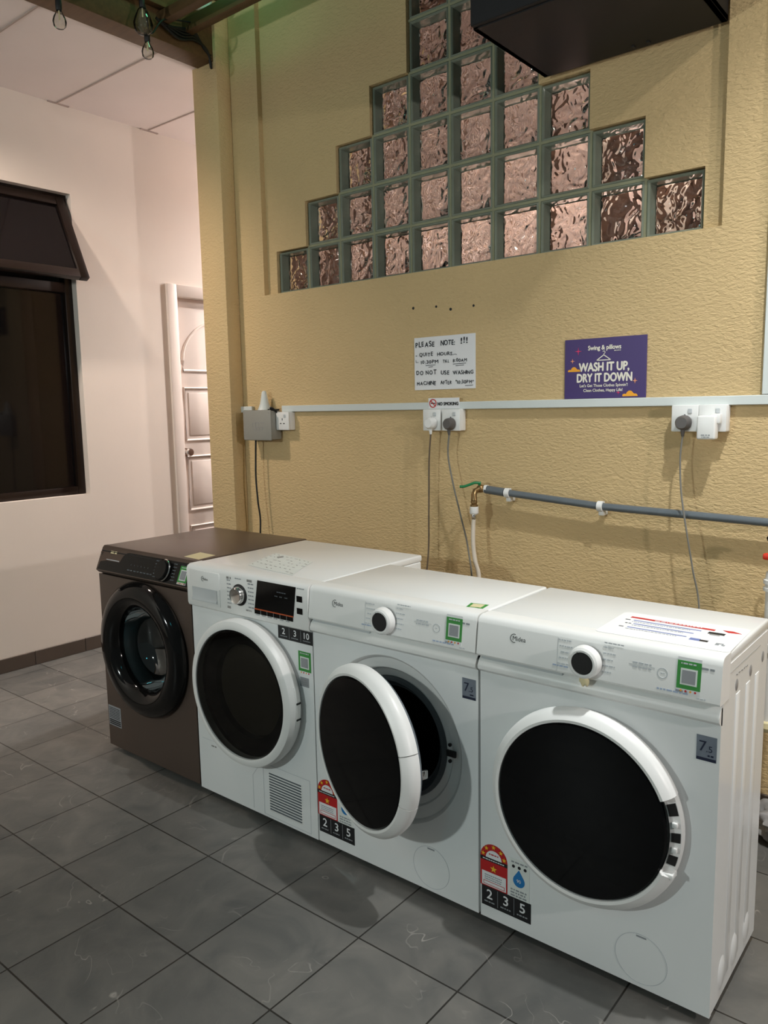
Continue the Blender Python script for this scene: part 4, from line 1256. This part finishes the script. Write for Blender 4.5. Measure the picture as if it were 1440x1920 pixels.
plug('white plug with a brown grey cable hanging straight down, under the notice', -.843, 1.312, 'white_plastic', 'brown_cable', [(-.852, -.06, 1.15), (-.856, -.06, .95), (-.859, -.07, .72), (-.860, -.16, .42), (-.85, -.3, .12)])
plug('dark grey plug with a grey cable slanting down, beside the white plug', -.752, 1.309, 'grey_plug', 'grey_cable', [(-.760, -.055, 1.18), (-.735, -.055, 1.06), (-.705, -.05, .94), (-.668, -.05, .80), (-.62, -.10, .62), (-.55, -.3, .3)])
plug('brown grey plug with a thin cable in the right hand socket pair', .176, 1.312, 'grey_plug', 'grey_cable', [(.171, -.060, 1.19), (.180, -.066, 1.08), (.205, -.075, .95), (.228, -.075, .83), (.256, -.08, .68), (.28, -.2, .4)], r=.003)
t = thing('plug_adapter', 'white plug-in adapter hanging from the rightmost wall socket', 'adapter', (.256, 0, 1.298), None)
b = NB(); box(b, -.029, .029, -.085, -.0465, -.040, .036, .006, 3); obj('adapter_body', b, 'white_plastic', t)
b = NB(); box(b, .006, .040, -.070, -.0465, .010, .042, .005, 2); obj('plug_base', b, 'white_plastic', t)
d = Dec(FRONT(-.085), t); d.scribble('g', -.014, -.028, .014, .004, 1); d.scribble('g', -.012, -.034, .012, .003, 1); d.make('g', 'small_lettering', 'grey_ink')

# grey box with a white cone on top
t = thing('switch_box', 'grey square switch box with a white cone on top and black cable', 'electrical box', (-1.872, 0, 1.303))
b = NB(); box(b, -.104, .092, -.072, -.006, -.070, .070, .006, 2); obj('box_body', b, 'grey_box', t)
b = NB(); box(b, -.200, -.106, -.020, -.001, .063, .093, .002, 1); obj('trunking_stub', b, 'trunk', t)
b = NB(); box(b, -.108, .095, -.080, -.070, -.074, .074, .006, 2); lidb = obj('box_cover', b, 'grey_box', t)
for sx in (-.094, .081):
    for sz in (-.061, .061):
        b = NB(); lathe(b, [(0, -.0812), (.0035, -.081), (.0038, -.079)], (sx, 0, sz), seg=12); obj('cover_screw', b, 'scuff', lidb)
d = Dec(FRONT(-.080), lidb)
for q in range(3): d.arc('s', -.02 + .022 * q, .0, .016, .0175, 150, 330, 1, 10, sy=1.5)
for v in (.010, -.012): d.scribble('s', -.024, v, .05, .004, 1)
d.make('s', 'faded_mark', 'scuff')
b = NB(); lathe(b, [(0, .168), (.009, .165), (.013, .155), (.016, .135), (.022, .105), (.030, .084), (.036, .072)], (.012, -.040, 0), axis='z', seg=32)
obj('cone_cap', b, 'trunk', t, label='pale cone cap')
b = NB(); box(b, .052, .088, -.060, -.012, .070, .078, .002, 1); obj('cap_base', b, 'black_matte', t)
b = NB(); tube(b, spline([(-.045, -.055, -.066), (-.050, -.055, -.14), (-.050, -.06, -.26), (-.042, -.06, -.38), (-.030, -.06, -.50), (-.02, -.10, -.72), (0, -.2, -1.0)]), .0045, 8); obj('cable', b, 'black_cable', t)
b = NB(); tube(b, spline([(.065, -.05, .078), (.082, -.062, .084), (.098, -.05, .070), (.099, -.03, .05)]), .005, 8); obj('cable_loop', b, 'black_cable', t)

# ------------------------------------------------------------------ plumbing
t = thing('water_pipe', 'grey horizontal water pipe clipped to the yellow wall', 'pipe', (0, 0, 0))
b = NB(); tube(b, [(-.560, -.042, 1.0475), (-.49, -.042, 1.041), (-.1, -.042, 1.013), (.44, -.042, .999), (1.5, -.042, .99)], .0135, 16); pp = obj('pipe', b, 'grey_pipe', t)
b = NB(); tube(b, [(-.590, -.042, 1.050), (-.505, -.042, 1.0425)], .0165, 16); obj('end_coupling', b, 'grey_pipe', t)
for x, z in ((-.490, 1.041), (-.110, 1.0137)):
    b = NB()
    lathe(b, [(.0137, -.010), (.0190, -.010), (.0190, .010), (.0137, .010)], (x, -.042, z), axis='x', seg=28, a0=math.radians(55), a1=math.radians(320))
    box(b, x - .010, x + .010, -.040, 0, z - .034, z - .015, .003, 2)
    obj('pipe_clip', b, 'white_plastic', t, label='white pipe clip')
t = thing('water_tap', 'brass water tap with a green lever on the pipe end', 'tap', (-.600, -.042, 1.051))
b = NB()
tube(b, [(.012, 0, 0), (-.002, -.004, .001)], [.015, .015], 14); tube(b, [(0, 0, 0), (-.012, -.010, -.001), (-.020, -.030, -.006), (-.018, -.042, -.020), (-.016, -.045, -.042)], [.012, .012, .011, .011, .012], 14)
bmesh.ops.create_icosphere(b, subdivisions=3, radius=.017, matrix=Matrix.Translation((-.008, -.010, .002)))
obj('tap_body', b, 'brass', t)
b = NB(); lathe(b, [(.0135, -.006), (.0165, -.006), (.0165, .006), (.0135, .006)], (.013, 0, 0), axis='x', seg=20); obj('tape_ring', b, 'white_plastic', t)
b = NB(); tube(b, [(-.010, -.014, .012), (-.010, -.016, .024)], .0055, 10)
tube(b, spline([(-.004, -.014, .024), (-.022, -.028, .026), (-.036, -.040, .020), (-.056, -.056, .012), (-.070, -.066, .012)]), [.0055] * 33, 8)
obj('tap_lever', b, 'green_paint', t, label='green lever')
b = NB(); lathe(b, [(.009, -.040), (.013, -.044), (.013, -.052), (.010, -.056), (.015, -.060), (.015, -.068)], (-.016, -.045, 0), axis='z', seg=20); obj('tap_outlet', b, 'brass', t)
t = thing('inlet_hose', 'white water inlet hose hanging from the brass tap', 'hose', (-.616, -.087, .970))
b = NB(); lathe(b, [(.010, .016), (.017, .014), (.018, -.010), (.016, -.014), (.009, -.018)], (0, 0, 0), axis='z', seg=20); obj('hose_nut', b, 'white_plastic', t)
b = NB(); lathe(b, [(.008, -.012), (.010, -.018), (.010, -.032), (.0085, -.036)], (-.001, 0, 0), axis='z', seg=16); obj('hose_ferrule', b, 'chrome', t)
b = NB(); tube(b, spline([(-.001, 0, -.030), (-.004, 0, -.065), (-.002, -.004, -.135), (.008, -.006, -.20), (.030, -.012, -.27), (.05, -.05, -.42), (.06, -.12, -.6)]), .0085, 10); obj('hose', b, 'hose', t)

# valve and standpipe at the right edge
t = thing('valve_standpipe', 'white standpipe with a red valve handle by the right end of the wall', 'pipe', (.488, -.125, 0))
b = NB(); tube(b, [(0, 0, .37), (0, 0, .84)], .024, 20); obj('standpipe', b, 'white_plastic', t)
b = NB(); lathe(b, [(.024, .800), (.031, .802), (.031, .812), (.026, .814), (.026, .822), (.031, .824), (.031, .836), (.026, .838), (.024, .860), (0, .862)], (0, 0, 0), axis='z', seg=24); obj('pipe_collar', b, 'white_plastic', t)
b = NB(); box(b, -.012, .012, .022, .125, .615, .635, .002, 1); lathe(b, [(.0242, .612), (.029, .612), (.029, .638), (.0242, .638)], (0, 0, 0), axis='z', seg=24); obj('wall_bracket', b, 'white_plastic', t)
b = NB(); tube(b, [(0, 0, .85), (0, 0, .905)], .016, 14); tube(b, [(0, 0, .875), (.05, .0, .878)], .014, 14); tube(b, [(0, 0, .90), (0, .01, .94), (0, .02, .968)], .013, 12); obj('valve_body', b, 'brass', t)
b = NB(); box(b, -.030, .060, -.034, -.012, .900, .920, .006, 2); obj('valve_handle', b, 'red_paint', t, label='red valve handle')
b = NB(); lathe(b, [(.024, .392), (.033, .388), (.036, .372), (.030, .360), (.024, .356)], (0, 0, 0), axis='z', seg=24); obj('pipe_flange', b, 'cream_paper', t)
b = NB()
tube(b, spline([(-.006, .02, .966), (-.030, .03, .96), (-.030, .05, .945), (-.018, .05, .94)]), .004, 8); obj('loose_wire', b, 'black_cable', t)

# crumpled plastic bag on the floor at the right
b = NB()
bmesh.ops.create_icosphere(b, subdivisions=5, radius=1.0)
from mathutils import noise
for v in b.verts:
    p = v.co.copy()
    n_ = noise.noise(p * 2.6) * .22 + noise.noise(p * 7) * .09 + abs(noise.noise(p * 13)) * .05
    q = p * (1 + n_)
    v.co = Vector((.62 + q.x * .165, -.118 + q.y * .095, max(.002, .055 + q.z * .075)))
obj('plastic_bag', b, 'bag', label='crumpled grey plastic bag on the floor beside the rightmost washing machine', cat='bag')

# ------------------------------------------------------------------ black wall cabinet
t = thing('wall_cabinet', 'black box cabinet hung high in front of the glass blocks', 'cabinet', (-.058, 0, 2.535))
b = NB()
x0, x1, y0, z1 = -.311, .311, -.470, .62
box(b, x0, x0 + .018, y0, 0, 0, z1, .001, 1); box(b, x1 - .018, x1, y0, 0, 0, z1, .001, 1); box(b, x0, x1, y0, 0, 0, .018, .001, 1); box(b, x0, x1, y0, 0, z1 - .018, z1, .001, 1)
box(b, x0 + .018, x1 - .018, -.012, 0, .018, z1 - .018)
obj('carcass', b, 'cabinet_black', t)
for s, a, c in ((0, x0 + .002, -.002), (1, .002, x1 - .002)):
    b = NB(); box(b, a, c, y0 - .020, y0 - .002, .004, z1 - .003, .002, 1); obj('cabinet_door', b, 'cabinet_black', t)
b = NB()
for q in range(2): box(b, .02 + .05 * q, .03 + .05 * q, -.035, -.02, -.004, 0)
obj('fixing_clip', b, 'black_matte', t)

# ------------------------------------------------------------------ string lights under the beam
t = thing('string_light', 'black cable of clear string bulbs under the brown beam', 'string light', (0, 0, 0))
pts = [(-1.97, -1.30, 3.02), (-1.99, -.93, 2.985), (-1.985, -.72, 3.07), (-1.98, -.545, 3.115), (-2.00, -.49, 3.0), (-2.02, -.40, 3.09), (-2.02, -.25, 3.13)]
b = NB(); tube(b, spline(pts), .004, 8); obj('cable', b, 'black_cable', t)
for x, y, z, s in ((-1.995, -.913, 2.945, 1.0), (-1.985, -.535, 3.085, 1.55), (-2.0, -.508, 2.962, 1.0)):
    b = NB(); lathe(b, [(0, .045), (.008, .043), (.012, .03), (.0125, -.002), (.010, -.006)], (x, y, z), axis='z', seg=18)
    h_ = obj('bulb_holder', b, 'black_matte', t)
    b = NB(); lathe(b, [(.010, -.004), (.013 * s, -.014), (.022 * s, -.004 - .026 * s), (.0265 * s, -.004 - .042 * s), (.0235 * s, -.004 - .058 * s), (.013 * s, -.004 - .068 * s), (0, -.004 - .070 * s)], (x, y, z), axis='z', seg=28)
    bo = obj('bulb', b, 'bulb_glass', h_)
    b = NB(); tube(b, [(x, y, z - .006), (x, y, z - .04)], .003, 8); obj('bulb_stem', b, 'cream_paper', h_)
# loose wiring and a white conduit bend in the roof corner
t = thing('loose_cables', 'tangle of black cables in the roof corner beside the pilaster', 'cable', (0, 0, 0))
for q in range(5):
    b = NB()
    o_ = q * .014
    tube(b, spline([(-2.05, -.42 + o_, 3.10 - o_ * .3), (-2.06, -.30 + o_, 3.06 + o_), (-2.07, -.20, 3.085 + o_ * .8), (-2.08, -.12 - o_ * .3, 3.07), (-2.085, -.094, 3.0 + o_), (-2.09, -.10, 3.10), (-2.09, -.09, 3.3)]), .006, 8)
    obj('cable', b, 'black_cable', t)
b = NB(); tube(b, spline([(-1.95, -.16, 3.42), (-1.985, -.16, 3.30), (-2.0, -.17, 3.22), (-2.0, -.25, 3.19)]), .013, 12)
obj('conduit_bend', b, 'trunk', label='white conduit bend above the black cables in the roof corner', cat='pipe')
